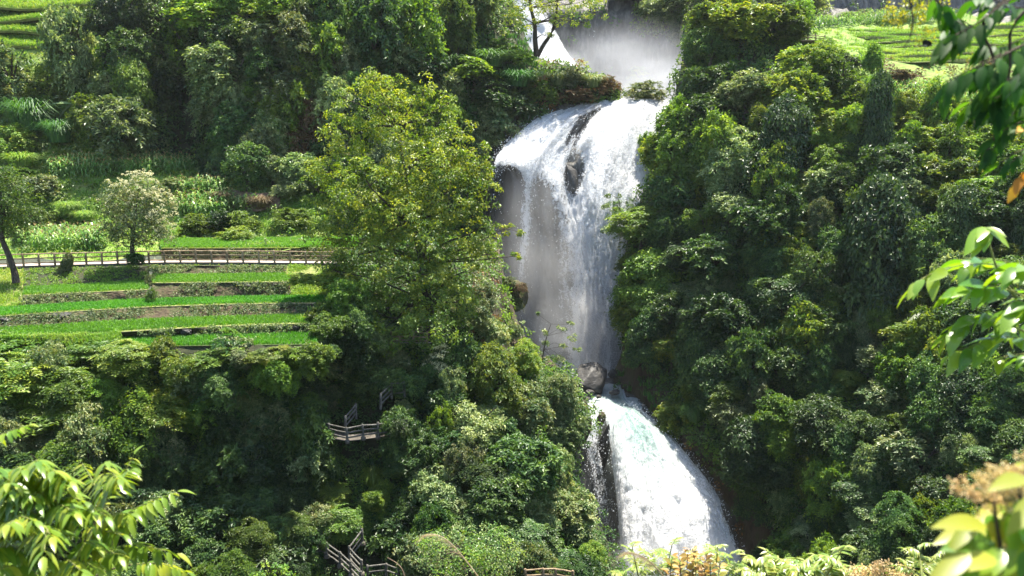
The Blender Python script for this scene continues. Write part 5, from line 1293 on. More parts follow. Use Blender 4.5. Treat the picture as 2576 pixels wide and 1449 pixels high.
lump_tree('low_bush', lumps([(680, 1440, 50, 16), (650, 1450, 30, 14), (710, 1432, 26, 12), (680, 1475, 70, 26)], 26), .1, 22, ['yellow'], [(680, 1540, 26.3, .07), (680, 1490, 26, .05), (680, 1450, 26, .03)],
    'bright small bush top at the foot of the dark wooded slope', cat='shrub', limb_r=.03, seed=16)
lump_tree('overhanging_branch', lumps([(1540, 492, 28, 9), (1530, 515, 26, 9), (1530, 560, 22, 10), (1560, 540, 40, 20), (1600, 540, 50, 36), (1620, 590, 60, 30), (1525, 580, 20, 7)], 102.5), .26, 3.2, ['mid'], [(1668, 640, 104, .22), (1640, 600, 103, .17), (1600, 560, 102.6, .1), (1560, 530, 102.5, .05)],
    'tree reaching level branches from the right cliff over the white water', limb_r=.08, seed=17)

# ivy clad stump by the fence
def leafy_lump(name, X, Y, d, w, h, mat, label, cat, geo='drape', rz=0, tilt=0):
    s = mpp(d)
    o = bpy.data.objects.new(name, leafmesh(geo, 0, mat)); COL.objects.link(o)
    o.location = P(X, Y, d); o.scale = (w * s / 2, w * s / 2, h * s / 2); o.rotation_euler = (0, tilt, rz)
    return tag(o, label, cat)
leafy_lump('ivy_stump', 166, 668, 72.2, 34, 66, 'olive', 'leaning stump wrapped in ivy against the path fence', 'stump', tilt=.4)
leafy_lump('fence_bush', 340, 655, 72.8, 52, 44, 'dark', 'dark round bush at the foot of the cream flowering tree', 'shrub', geo='round')

# banana plants
def banana(X, Y, d, L, dirs, label):
    root = empty('banana_plant', P(X, Y, d))
    s = mpp(d)
    mb = MB(); tube(mb, [[0, 0, -L * .7], [0, 0, -L * .2], [0, 0, 0]], [.12, .1, .07], 8); mb.build('stem', M['greentwig'], root)
    for a, el, k in dirs:
        dv = np.array([math.cos(a) * math.cos(el), -.35, math.sin(el)])
        mb = MB(); fine_leaf(mb, np.zeros(3), dv, [0, -.45, .9], L * k, L * .26, .55, .2, 9, val=.6)
        mb.build('leaf', M['pale'], root)
    return tag(root, label, 'banana plant')
banana(182, 262, 103, 2.9, [(3.0, .2, 1), (.2, .5, .9), (1.2, 1.1, 1), (2.3, -.5, 1), (.5, -.2, .8)], 'banana plant with drooping pale leaves on the left slope')
banana(2350, 780, 72, 3.2, [(1.9, 1.1, 1.1), (.1, .15, .8), (3.3, -.1, 1), (4.3, -.6, .7)], 'banana plant with blue green leaves in dark forest beside the glossy branch')

# maize
def maize_mesh(seed):
    rng = np.random.default_rng(seed); mb = MB()
    tube(mb, [[0, 0, 0], [.02, 0, 1.0], [0, .02, 1.95]], [.022, .018, .008], 5, 0, .3)
    for i in range(11):
        z = .25 + i * .15; a = (i % 2) * math.pi + rng.normal(0, .5) + seed
        d = np.array([math.cos(a), math.sin(a), 0]); sd = np.array([-math.sin(a), math.cos(a), 0])
        L = rng.uniform(.65, .95)
        q = [np.array([0, 0, z]), d * L * .35 + [0, 0, z + .28], d * L * .75 + [0, 0, z + .22], d * L * 1.0 + [0, 0, z - .12]]
        w = [.045, .085, .07, .006]
        V = np.concatenate([[p - sd * ww, p + sd * ww] for p, ww in zip(q, w)])
        mb.add(V, [[2 * k, 2 * k + 1, 2 * k + 3, 2 * k + 2] for k in range(3)], 0, rng.random())
    for k in range(5):
        a = k * 1.26; e = np.array([math.cos(a) * .13, math.sin(a) * .13, 2.25])
        tube(mb, [[0, 0, 1.93], [e[0] * .5, e[1] * .5, 2.12], e], [.012, .012, .004], 4, 1, .5)
    return mb
MZ = [maize_mesh(i) for i in range(4)]
MZM = [m.mesh('maize', [M['corn'], M['tassel']]) for m in MZ]
def maize_field(poly, step, label, group, individual, sc_=1.0):
    pts = []
    ys = [p[1] for p in poly]; xs = [p[0] for p in poly]
    y = min(ys)
    while y < max(ys):
        x = min(xs)
        while x < max(xs):
            X, Y = x + random.uniform(-.3, .3) * step[0], y + random.uniform(-.3, .3) * step[1]
            if inside(poly, X, Y):
                p, _ = hit(X, Y)
                if p is not None: pts.append(p)
            x += step[0]
        y += step[1]
    if individual:
        for i, p in enumerate(pts):
            o = bpy.data.objects.new('maize_plant', MZM[i % 4]); COL.objects.link(o)
            o.location = p; k = sc_ * random.uniform(.85, 1.12); o.scale = (k, k, k); o.rotation_euler = (random.uniform(-.08, .08), random.uniform(-.08, .08), random.uniform(0, 6.28))
            tag(o, label, 'maize plant', group)
    else:
        mb = MB()
        for i, p in enumerate(pts):
            src = MZ[i % 4]; a = random.uniform(0, 6.28); k = sc_ * random.uniform(.85, 1.12)
            Rm = np.array([[math.cos(a), -math.sin(a), 0], [math.sin(a), math.cos(a), 0], [0, 0, 1]])
            for V, F, m, av in zip(src.v, src.f, src.m, src.a):
                pass
            V = np.concatenate(src.v) @ Rm.T * k + p
            base = mb.n
            mb.v.append(V); mb.n += len(V)
            for F, m, av, sm in zip(src.f, src.m, src.a, src.smooth):
                mb.f.append(F + base); mb.m.append(m); mb.a.append(av); mb.smooth.append(sm)
        tag(mb.build('maize_crop', [M['corn'], M['tassel']]), kind='stuff')
    return len(pts)
n1 = maize_field([(50, 606), (268, 600), (268, 632), (50, 640)], (10, 5.5), 'tall tasselled maize plant in the block behind the left part of the fence', 'maize plants behind the fence', True, .95)
n2 = maize_field([(436, 520), (560, 512), (650, 528), (600, 545), (440, 552)], (14, 6), 'maize plant on the bank right of the cream flowering tree', 'maize plants on the bank', True, .85)
n3 = maize_field([(425, 478), (560, 470), (575, 488), (430, 500)], (11, 5), 'maize plant in the upper strip right of the cream flowering tree', 'maize plants in the upper strip', True, .8)
maize_field([(120, 428), (340, 412), (500, 425), (520, 440), (330, 446), (125, 452)], (9, 4.5), '', '', False, .9)
maize_field([(2215, 238), (2420, 225), (2520, 232), (2520, 275), (2330, 285), (2225, 272)], (9.5, 6), '', '', False, .85)
maize_field([(2045, 62), (2230, 48), (2420, 47), (2420, 58), (2230, 62), (2050, 76)], (8, 3.5), '', '', False, .9)
print('maize', n1, n2, n3)

for x0, x1, y0, y1, lab, sd in ((590, 712, 488, 524, 'bare brown earth bank above the highest paddy left of the big tree', 150),):
    A = [hit(x, y0 + 4 * math.sin(x * .05))[0] + np.array([0, -.9, .3]) for x in np.linspace(x0, x1, 16)]
    B = [hit(x, y1 + 5 * math.sin(x * .07))[0] + np.array([0, -.7, -.1]) for x in np.linspace(x0, x1, 16)]
    strip('earth_bank', A, B, 'brown', .4, rows=10, seed=sd, lab=lab, cat='bank', bulge=.3)
# grass terraces, upper right: sloping treads with low cut risers
ty = [156, 147, 138, 129, 120, 111, 102, 93, 84, 76, 69]
td = [109.5, 112, 114.5, 117, 119.6, 122.2, 125, 128, 131, 134, 137]
tx = np.linspace(2030, 2760, 46)
gm = MB()
for i in range(len(ty) - 1):
    def ed(y, d, xs=tx, i=i):
        return np.array([P(x, y + 3.0 * math.sin(x * .011 + i * .9) + 2.2 * math.sin(x * .031 + 2.1 * i) - (x - 2030) * .006 + max(0, 2085 - x) * .16, d + 1.0 * math.sin(x * .013 + i)) for x in xs])
    f, b = ed(ty[i], td[i]), ed(ty[i + 1], td[i + 1])
    up = np.array([[0, .1, max(.05, .10 + .36 * math.sin(x * .02 + i * 2.3) * math.sin(x * .007 + i))] for x in tx])
    strip('terrace_riser', f + up, f - [0, 0, .12], 'verge', .12, rows=5, seed=90 + i)
    strip('terrace_tread', b + [0, .2, -.1], f + up, 'meadow', .0, rows=4, seed=91 + i)
    u = RNG.random(5200) * (len(tx) - 1); v = RNG.random((5200, 1)) ** 1.0
    k = u.astype(int); q = (u - k)[:, None]
    A = b + [0, .2, -.1]; B = f + up
    pts = (A[k] * (1 - q) + A[k + 1] * q) * (1 - v) + (B[k] * (1 - q) + B[k + 1] * q) * v
    blades(gm, pts, RNG.uniform(.18, .42, len(pts)), .7, .07, 2, np.clip(.45 + .3 * fbm(pts, 5, 95) + RNG.normal(0, .15, len(pts)), 0, 1), spread=.12)
tag(gm.build('terrace_grass', M['grass']), kind='stuff')
for i, (y0, y1, x0, x1, d) in enumerate(((163, 176, 2210, 2560, 110.5), (179, 193, 2250, 2560, 108.5), (196, 206, 2290, 2560, 106.5))):
    xs = np.linspace(x0, x1, 24)
    A = np.array([P(x, y0 + 2 * math.sin(x * .02 + i), d) for x in xs]); B = np.array([P(x, y1 + 2 * math.sin(x * .03), d - .3) for x in xs])
    strip('earth_wall', A, B, 'wall', .25, rows=7, seed=97 + i, lab=['upper brown earth wall under the bright grass terraces', 'middle brown earth wall under the bright grass terraces', 'lowest brown earth wall above the right maize field'][i], cat='wall', group='bare earth walls on the right hill')
    strip('earth_ledge', A + [0, 1.6, .25], A + [0, -.1, .03], 'path', .0, rows=3)
# grassy steps, upper left
for i, (y, x0, x1, d) in enumerate(((18, -60, 250, 119), (52, -60, 180, 117.5), (84, -60, 150, 116), (112, -60, 130, 114))):
    xs = np.linspace(x0, x1, 20)
    f = np.array([P(x, y + 6 * math.sin(x * .02 + i * 2), d) for x in xs])
    strip('terrace_riser', f + [0, -1.2, -.1], f + [0, -1.05, -.40], 'verge', .2, rows=5, seed=110 + i)
    strip('terrace_tread', f + [0, 2.2, 1.2], f + [0, -1.2, -.1], 'meadow', .1, rows=4, seed=111 + i)
    gm = MB(); u = RNG.random(2600) * (len(xs) - 1); k = u.astype(int); q = (u - k)[:, None]; v = RNG.random((2600, 1))
    A, B = f + [0, 2.2, 1.2], f + [0, -1.2, -.1]
    pts = (A[k] * (1 - q) + A[k + 1] * q) * (1 - v) + (B[k] * (1 - q) + B[k + 1] * q) * v
    blades(gm, pts, RNG.uniform(.3, .7, len(pts)), .9, .07, 3, None, spread=.15)
    tag(gm.build('terrace_grass', M['grass']), kind='stuff')

# ------------------------------------------------------------------ railings on the slope, deck on the right hill
def px_fence(name, pts, d, label, **kw):
    base = []
    for q in pts:
        base.append(P(q[0], q[1], q[2] if len(q) > 2 else d))
    return fence(name, base, label, **kw)
G_ = 'grey log railings of the stair path'
px_fence('railing', [(794, 1092, 57.6), (828, 1097, 57.0), (874, 1108, 56.2), (914, 1100, 56.5), (951, 1097, 56.8), (985, 1092, 57.2), (1023, 1084, 57.6)], 57, 'dim angled log railing on the shaded landing below the knoll', h=1.05, rails=(.88, .55, .2), r=.085, mat='shaded_greypost', group=G_, plinth=True)
px_fence('railing', [(869, 1078, 57.4), (896, 1046, 58.6)], 58, 'short sloping railing rising behind the corner post of the shaded landing', h=1.0, rails=(.9, .55, .2), mat='shaded_greypost', group=G_)
px_fence('railing', [(958, 1022, 58.6), (985, 995, 59.4), (1018, 991, 59.6)], 59, 'short railing turning level at the top of a stair above the landing', h=1.0, rails=(.92, .5, .15), mat='shaded_greypost', group=G_)
px_fence('railing', [(800, 1384, 52.4), (822, 1396, 52), (856, 1420, 51.2), (883, 1446, 50.6), (908, 1472, 50)], 51, 'pale log railing sloping down to the right at the bottom stair', h=.98, rails=(.92, .5, .1), mat='shaded_greypost', group=G_, plinth=True)
px_fence('railing', [(912, 1364, 53.2), (879, 1408, 52), (910, 1441, 51.2)], 52, 'pale bent railing behind the bottom stair', h=1.02, rails=(.92, .5, .1), mat='shaded_greypost', group=G_, plinth=True)
px_fence('railing', [(926, 1454, 50.6), (972, 1449, 50.8), (1005, 1462, 50.4)], 50, 'level grey railing right of the bottom stair', h=.95, rails=(.92, .45), mat='shaded_greypost', group=G_)
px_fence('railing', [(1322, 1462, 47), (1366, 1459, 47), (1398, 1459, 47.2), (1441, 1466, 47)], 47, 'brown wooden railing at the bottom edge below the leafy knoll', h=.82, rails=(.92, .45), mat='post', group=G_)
px_fence('railing', [(985, 862, 62.5), (1005, 860, 62.3), (1040, 860, 62.2), (1075, 862, 62)], 62, 'half hidden railing of the path under the big tree', h=.9, rails=(.9, .5, .15), mat='post', group=G_)
strip('path', [P(x, 861, 63.2) for x in (975, 1000, 1040, 1085)], [P(x, 863, 61.8) for x in (975, 1000, 1040, 1085)], 'path')
strip('path', [P(x, y, d) + np.array([0, 1.2, .0]) for x, y, d in ((790, 1094, 57.5), (874, 1108, 56.2), (985, 1094, 57.2), (1030, 1085, 57.6))], [P(x, y, d) + np.array([0, -.15, -.02]) for x, y, d in ((790, 1094, 57.5), (874, 1108, 56.2), (985, 1094, 57.2), (1030, 1085, 57.6))], 'pathdark')
dk = P(1998, 108, 112)
deck = empty('viewing_deck', dk)
s_ = mpp(112)
for (x, y0, y1, r, mt) in ((1996, 118, 82, .13, 'shaded_greypost'), (1970, 122, 92, .12, 'bark'), (2032, 104, 80, .09, 'post'), (2052, 104, 84, .08, 'post'), (2075, 104, 88, .08, 'post'), (2012, 104, 84, .07, 'post')):
    mb = MB(); tube(mb, np.array([P(x, y0, 112), P(x, (y0 + y1) / 2, 112), P(x, y1, 112)]) - dk, r, 8); mb.build('post', M[mt], deck)
for (x0, y0, x1, y1) in ((1996, 86, 2075, 92), (1996, 94, 2075, 97), (1996, 101, 2075, 102)):
    mb = MB(); log(mb, P(x0, y0, 112) - dk, P(x1, y1, 112) - dk, .06); mb.build('rail', M['post'], deck)
mb = MB()
a, b = P(1966, 104, 111.6) - dk, P(2080, 104, 115) - dk
z = np.array([0, 0, .14])
V = np.array([[a[0], a[1], a[2]], [b[0], a[1], a[2]], [b[0], b[1] + 1, a[2]], [a[0], b[1] + 1, a[2]]]); V = np.vstack([V, V + z])
mb.add(V, [[0, 1, 2, 3], [7, 6, 5, 4], [0, 4, 5, 1], [1, 5, 6, 2], [2, 6, 7, 3], [3, 7, 4, 0]], 0); mb.build('platform', M['post'], deck)
tag(deck, 'small weathered wooden deck on posts at the left edge of the bright grass terraces', 'deck')

# ------------------------------------------------------------------ branches and shrubs close to the camera
def frond(parent, origin, p0, p1, sag, pairs, L, W, mat, droop=.6, fold=.25, rach=.0022, taper=.35, hang=.5, twist=0.0, name='frond', side_ang=.35):
    """one feather leaf: a stalk from p0 to p1 with leaflets in pairs"""
    mb = MB()
    p0, p1 = np.asarray(p0), np.asarray(p1)
    mid = (p0 + p1) / 2 + np.array([0, 0, 1.0]) * sag * np.linalg.norm(p1 - p0)
    R = spline([p0, mid, p1], 24)
    tube(mb, R[::3] - origin, np.linspace(rach, rach * .4, len(R[::3])), 5, 1)
    T = unit(np.gradient(R, axis=0))
    for k in range(pairs):
        q = .12 + .84 * (k + .5) / pairs
        i = min(int(q * 23), 22)
        c, t = R[i], T[i]
        sd = unit(np.cross(t, [0, 0, 1.0]))
        sd = unit(sd * math.cos(twist) + np.cross(t, sd) * math.sin(twist))
        sz = (1 - taper * abs(q - .45) * 2) * random.uniform(.9, 1.08)
        for sg in (-1, 1):
            dv = sd * sg + t * (side_ang + .35 * q) + np.array([0, 0, -hang * random.uniform(.6, 1.3)]) + RNG.normal(0, .09, 3)
            nn = np.array([0, 0, 1.0]) + sd * sg * hang * .8 + RNG.normal(0, .16, 3)
            fine_leaf(mb, c - origin, dv, nn, L * sz, W * sz, droop * random.uniform(.6, 1.3), fold, 6, wave=.01)
    dv = T[-1] + np.array([0, 0, -.3]); fine_leaf(mb, R[-1] - origin, dv, [0, 0, 1.0], L * .7, W * .7, droop, fold, 6)
    return mb.build(name, [M[mat], M['greentwig']], parent)

# pinnate shrub, lower left
O = P(150, 1480, 2.35)
pin = empty('pinnate_shrub', O)
def stem(parent, O, pts, r0, r1, mat='twig', name='stem'):
    mb = MB(); q = spline([P(*p) for p in pts], 14) - O
    tube(mb, q, np.linspace(r0, r1, 14), 7, wob=.06)
    return mb.build(name, M[mat], parent)
stem(pin, O, [(150, 1500, 2.3), (180, 1405, 2.25), (215, 1362, 2.2), (248, 1300, 2.2), (262, 1236, 2.2)], .006, .0025)
stem(pin, O, [(150, 1500, 2.3), (60, 1420, 2.2), (-20, 1340, 2.1), (40, 1290, 2.1), (125, 1222, 2.1)], .006, .0022)
stem(pin, O, [(150, 1500, 2.3), (260, 1440, 2.3), (330, 1420, 2.3)], .005, .0022)
FR = [
    # x0, y0, x1, y1, depth0, depth1, sag, pairs, L px, twist
    (232, 1350, 446, 1236, 2.2, 2.25, .06, 9, 62, .2), (200, 1432, 446, 1392, 2.25, 2.2, .16, 11, 66, .1), (248, 1240, 204, 1160, 2.2, 2.3, .05, 6, 46, .0),
    (262, 1236, 270, 1160, 2.2, 2.0, .10, 6, 58, .0), (296, 1240, 337, 1142, 2.2, 2.25, .05, 6, 44, .1), (255, 1290, 330, 1180, 2.2, 2.1, .12, 8, 56, .0),
    (262, 1250, 300, 1205, 2.2, 1.95, .12, 6, 58, .0), (130, 1216, 118, 1172, 2.1, 2.0, .10, 5, 54, .0), (122, 1224, 50, 1190, 2.1, 2.05, .12, 7, 56, .0),
    (122, 1226, 175, 1215, 2.1, 2.0, .12, 6, 56, .0), (40, 1280, -60, 1190, 2.1, 2.0, .12, 8, 56, .0), (60, 1290, 20, 1215, 2.1, 1.9, .12, 7, 56, .0),
    (30, 1300, -70, 1260, 2.1, 2.05, .12, 8, 58, .0), (120, 1300, 215, 1262, 2.15, 2.0, .14, 7, 60, .0), (110, 1330, 190, 1290, 2.1, 1.9, .14, 7, 64, .1),
    (120, 1350, 235, 1330, 2.15, 1.95, .14, 8, 64, .1), (60, 1350, -40, 1330, 2.1, 1.9, .14, 8, 64, .0), (70, 1370, 20, 1320, 2.0, 1.8, .14, 7, 68, .0),
    (60, 1400, -50, 1400, 2.0, 1.85, .16, 8, 70, .1), (100, 1400, 130, 1350, 2.1, 1.8, .14, 7, 70, .0), (150, 1420, 110, 1400, 2.1, 1.75, .2, 7, 74, .0),
    (210, 1372, 310, 1345, 2.2, 2.05, .1, 7, 58, .2), (222, 1340, 330, 1290, 2.2, 2.1, .1, 8, 56, .1), (185, 1400, 300, 1400, 2.25, 2.0, .12, 7, 62, .1),
    (330, 1420, 475, 1440, 2.3, 2.3, .10, 9, 54, .1), (90, 1455, -30, 1450, 2.0, 1.8, .14, 8, 74, .0), (130, 1470, 210, 1440, 2.1, 1.85, .14, 7, 74, .0),
    (170, 1320, 90, 1250, 2.15, 2.0, .14, 8, 58, .0), (190, 1300, 160, 1225, 2.2, 2.05, .12, 7, 56, .0), (-30, 1250, 60, 1235, 2.05, 1.95, .14, 7, 58, .0), (0, 1360, 90, 1310, 2.0, 1.85, .14, 8, 66, .0),
]
for _ in range(22):
    x, y = random.uniform(-40, 200), random.uniform(1230, 1470)
    a = random.uniform(.2, 2.9)
    FR.append((x, y, x + 95 * math.cos(a), y - 75 * math.sin(a), 2.15, 1.95, .14, 7, 62, .1))
for x0, y0, x1, y1, d0, d1, sag, n, lp, tw in FR:
    s = mpp((d0 + d1) / 2)
    frond(pin, O, P(x0, y0, d0), P(x1, y1, d1), sag, n + 2, lp * 1.22 * s, lp * s * .40, 'fg_pinnate', hang=.75, twist=tw)
tag(pin, 'large sunlit shrub of yellow green feather leaves at the lower left corner', 'shrub')
O2 = P(-20, 1125, 2.4)
sp = empty('leafy_sprig', O2)
frond(sp, O2, P(-60, 1128, 2.4), P(72, 1068, 2.4), .04, 7, 44 * mpp(2.4), 20 * mpp(2.4), 'fg_pinnate', hang=.9)
frond(sp, O2, P(-60, 1150, 2.4), P(8, 1180, 2.4), .10, 4, 44 * mpp(2.4), 18 * mpp(2.4), 'fg_pinnate', hang=.9)
tag(sp, 'lone feather leaf sprig entering from the left edge above the big pinnate shrub', 'sprig')

def leafy_twig(parent, O, pts, nleaf, Lpx, ratio, mat, hang=.8, name='spray', r=.0016, t0=.1, spread=.8, droop=.45, twig='twig', valr=(0, 1), jitter=.2, fold=.22, upn=1.0):
    mb = MB()
    R = spline([P(*p) for p in pts], 40)
    tube(mb, R[::3] - O, np.linspace(r, r * .45, len(R[::3])), 6, 1)
    T = unit(np.gradient(R, axis=0))
    for k in range(nleaf):
        q = t0 + (1 - t0) * (k + .5) / nleaf
        i = min(int(q * 39), 39)
        t = T[i]; sd = unit(np.cross(t, [0, 0.25, 1.0])); sg = 1 if k % 2 else -1
        a = random.uniform(-1, 1)
        up = np.cross(sd, t)
        dv = sd * sg * spread + up * a * .5 * spread + t * .7 + np.array([0, 0, -hang]) + RNG.normal(0, jitter, 3)
        nn = np.array([0, -.25, upn]) + sd * sg * .5 * hang + RNG.normal(0, .3, 3)
        L = Lpx * mpp(R[i][1]) * random.uniform(.75, 1.15)
        pet = R[i] + unit(dv) * L * .12
        tube(mb, np.array([R[i], pet]) - O, r * .45, 4, 1)
        fine_leaf(mb, pet - O, dv, nn, L, L * ratio, droop * random.uniform(.4, 1.4), fold, 7, val=random.uniform(*valr), wave=.012)
    return mb.build(name, [M[mat], M[twig]], parent)

# dark hanging branch, upper right
O = P(2600, -60, 1.55)
hb = empty('hanging_branch', O)
D = 1.5
stem(hb, O, [(2680, -80, D), (2560, -20, D), (2470, 60, D), (2500, 150, D), (2480, 235, D), (2448, 292, D)], .004, .0012, name='branch')
stem(hb, O, [(2680, -60, D), (2550, 60, D), (2540, 180, D), (2505, 330, D), (2470, 400, D)], .0035, .0012, name='branch')
stem(hb, O, [(2284, -20, D), (2296, 50, D), (2289, 92, D), (2272, 121, D)], .0016, .0009, name='tendril')
stem(hb, O, [(2140, -14, D), (2147, 8, D), (2160, 18, D)], .0011, .0006, 'greentwig', 'tendril')
for pts, n, L, mat, hang in (
    ([(2560, -20, 1.5), (2470, 50, 1.45), (2400, 90, 1.45), (2370, 110, 1.45)], 13, 78, 'fg_dark', .9),
    ([(2340, -20, 1.5), (2372, 20, 1.5), (2400, 50, 1.5), (2440, 70, 1.5)], 12, 62, 'fg_dark', 1.1),
    ([(2620, 90, 1.45), (2500, 150, 1.4), (2430, 180, 1.4), (2380, 205, 1.4)], 13, 84, 'fg_dark', 1.0),
    ([(2640, 60, 1.6), (2540, 110, 1.55), (2470, 110, 1.55)], 10, 76, 'fg_dark', .8),
    ([(2640, 200, 1.5), (2560, 230, 1.5), (2490, 250, 1.5), (2440, 260, 1.5)], 12, 80, 'fg_dark', 1.0),
    ([(2640, 280, 1.5), (2560, 310, 1.5), (2510, 340, 1.5), (2476, 395, 1.5)], 9, 66, 'fg_dark', .8),
    ([(2640, 20, 1.6), (2560, 20, 1.6), (2500, 0, 1.6), (2450, -10, 1.6)], 10, 70, 'fg_dark', .7),
    ([(2640, 360, 1.5), (2570, 390, 1.5), (2530, 420, 1.5)], 6, 62, 'fg_dark', .9),
    ([(2500, 150, 1.5), (2490, 190, 1.48), (2470, 240, 1.48)], 7, 80, 'fg_dark', 1.2),
    ([(2540, 180, 1.5), (2530, 240, 1.48), (2510, 300, 1.48)], 6, 72, 'fg_dark', 1.1),
    ([(2610, 130, 1.35), (2590, 160, 1.35), (2560, 190, 1.35), (2530, 200, 1.35)], 8, 88, 'fg_dark', 1.1),
):
    leafy_twig(hb, O, pts, int(n * 1.7), L * .86, .38, mat, hang, droop=.5)
    leafy_twig(hb, O, [(a + random.uniform(-25, 35), b + random.uniform(-20, 30), c + .12) for a, b, c in pts], n, L * .86, .38, mat, hang, droop=.5)
leafy_twig(hb, O, [(2640, 400, 1.5), (2580, 430, 1.5), (2556, 470, 1.5)], 4, 56, .5, 'fg_orange', 1.2, name='withered_spray')['label'] = 'withered orange leaves at the branch end'
leafy_twig(hb, O, [(2640, 300, 1.5), (2590, 315, 1.5), (2570, 322, 1.5)], 3, 40, .5, 'fg_orange', .6, name='withered_spray')['label'] = 'small withered orange leaves near the edge'
tag(hb, 'dark drooping leafy branch hanging in from the upper right corner', 'branch')
# yellow blossom sprig behind it
O = P(2300, 20, 1.9)
ys = empty('blossom_sprig', O)
def panicle(parent, O, pts, n, size, mat, name='panicle', r=.0012, spread=26):
    mb = MB()
    R = spline([P(*p) for p in pts], 16)
    tube(mb, R - O, np.linspace(r, r * .4, 16), 5, 1)
    for k in range(n):
        i = random.randrange(3, 16); s = mpp(R[i][1])
        e = R[i] + RNG.normal(0, spread * s * (1.1 - i / 24), 3)
        tube(mb, np.array([R[i], e]) - O, r * .3, 3, 1)
        m = 7
        p = e + RNG.normal(0, size * s * .6, (m, 3)); dd = RNG.normal(size=(m, 3))
        add_leaves(mb, p - O, RNG.normal(size=(m, 3)), dd, size * s, size * s * .8, 0)
    return mb.build(name, [M[mat], M['greentwig']], parent)
panicle(ys, O, [(2380, 40, 1.9), (2330, 30, 1.9), (2280, 45, 1.9), (2240, 38, 1.9)], 44, 7, 'fg_gold')
panicle(ys, O, [(2380, 20, 1.9), (2340, 0, 1.9), (2300, -8, 1.9), (2290, -20, 1.9)], 30, 7, 'fg_gold')
panicle(ys, O, [(2370, 60, 1.9), (2330, 85, 1.9), (2310, 112, 1.9)], 14, 6, 'fg_gold', spread=14)
panicle(ys, O, [(2380, 160, 1.9), (2400, 180, 1.9), (2440, 185, 1.9)], 20, 5, 'fg_gold', spread=30)
tag(ys, 'feathery yellow blossom sprig beside the dark hanging branch', 'blossom')

# butterflies
def butterfly(X, Y, d, w, rz, tilt, label):
    s = mpp(d); O = P(X, Y, d); b = empty('butterfly', O)
    for i, (ang, k, dn) in enumerate(((.16, 1.0, 0), (-.16, .92, .03))):
        mb = MB()
        out = np.array([(-.5, 0), (-.42, .34), (-.2, .50), (.05, .46), (.16, .30), (.32, .22), (.46, .02), (.50, -.26), (.36, -.42), (.1, -.40), (-.2, -.24)]) * w * s * k
        V = np.array([[x * math.cos(tilt) - y * math.sin(tilt), math.sin(ang) * (y + .5 * w * s) * .5, x * math.sin(tilt) + y * math.cos(tilt)] for x, y in out])
        V = np.vstack([V, V.mean(0)])
        n = len(out)
        mb.add(V, [[j, (j + 1) % n, n] for j in range(n)], 0)
        V2 = V + [0, .0006, 0]
        mb.add(V2, [[(j + 1) % n, j, n] for j in range(n)], 0)
        mb.build('wing', M['insect'], b)
    mb = MB(); q = np.array([[-.5, 0, 0], [-.2, 0, -.1], [.12, 0, -.2]]) * w * s
    tube(mb, q, np.array([.03, .05, .03]) * w * s, 7); mb.build('body', M['twig'], b)
    mb = MB()
    for e in ((-.78, -.03, .16), (-.8, .03, .04)):
        tube(mb, np.array([[-.5, 0, 0], e]) * w * s, .006 * w * s, 4)
    mb.build('antennae', M['twig'], b)
    return tag(b, label, 'butterfly')
butterfly(2457, 298, 1.5, 36, 0, -.55, 'dark spotted butterfly with closed wings clinging to a hanging twig')
butterfly(2332, 110, 1.7, 22, 0, .5, 'small dark butterfly hovering left of the dark hanging branch')

# glossy bright branch at the right edge
O = P(2640, 820, 1.95)
gb = empty('glossy_branch', O)
D = 1.95
stem(gb, O, [(2680, 900, D), (2600, 800, D), (2520, 700, D), (2490, 620, D), (2480, 572, D)], .0045, .0016, 'greentwig', 'branch')
stem(gb, O, [(2680, 900, D), (2590, 840, D), (2470, 800, D), (2400, 830, D)], .004, .0014, 'greentwig', 'branch')
for x, y, L in ((2425, 636, 84), (2445, 645, 88), (2548, 618, 96), (2478, 632, 60), (2460, 600, 78), (2536, 590, 70)):
    mb = MB(); a, b = P(2481, 572, D), P(x, y, D - .05)
    fine_leaf(mb, a - O, b - a, [0, -.5, 1.0], np.linalg.norm(b - a) * 1.0, np.linalg.norm(b - a) * .42, .3, .22, 8, val=.9)
    mb.build('leaf', M['fg_bright'], gb)
for pts, n, L in (
    ([(2620, 720, D), (2520, 670, D), (2430, 665, D), (2340, 690, D), (2300, 715, D)], 18, 84),
    ([(2620, 700, 2.0), (2540, 660, 2.0), (2480, 650, 2.0), (2420, 650, 2.0)], 14, 80),
    ([(2640, 780, 1.9), (2540, 730, 1.9), (2470, 720, 1.9), (2400, 735, 1.9)], 16, 84),
    ([(2640, 820, 1.9), (2560, 790, 1.9), (2490, 790, 1.9), (2430, 810, 1.9), (2400, 830, 1.9)], 18, 86),
    ([(2640, 880, 1.9), (2560, 850, 1.9), (2500, 850, 1.9), (2450, 870, 1.9), (2410, 880, 1.9)], 14, 80),
    ([(2640, 690, 1.85), (2580, 670, 1.85), (2530, 680, 1.85)], 10, 84),
    ([(2640, 760, 1.8), (2590, 760, 1.8), (2540, 780, 1.8)], 10, 88),
    ([(2640, 900, 1.95), (2570, 890, 1.95), (2510, 900, 1.95)], 7, 76),
    ([(2600, 800, 2.0), (2540, 820, 2.0), (2500, 840, 2.0)], 8, 80),
):
    leafy_twig(gb, O, pts, n, L, .42, 'fg_bright', .45, droop=.5, twig='greentwig', t0=.12, r=.0018)
tag(gb, 'sunlit branch of large glossy green leaves at the right edge', 'branch')

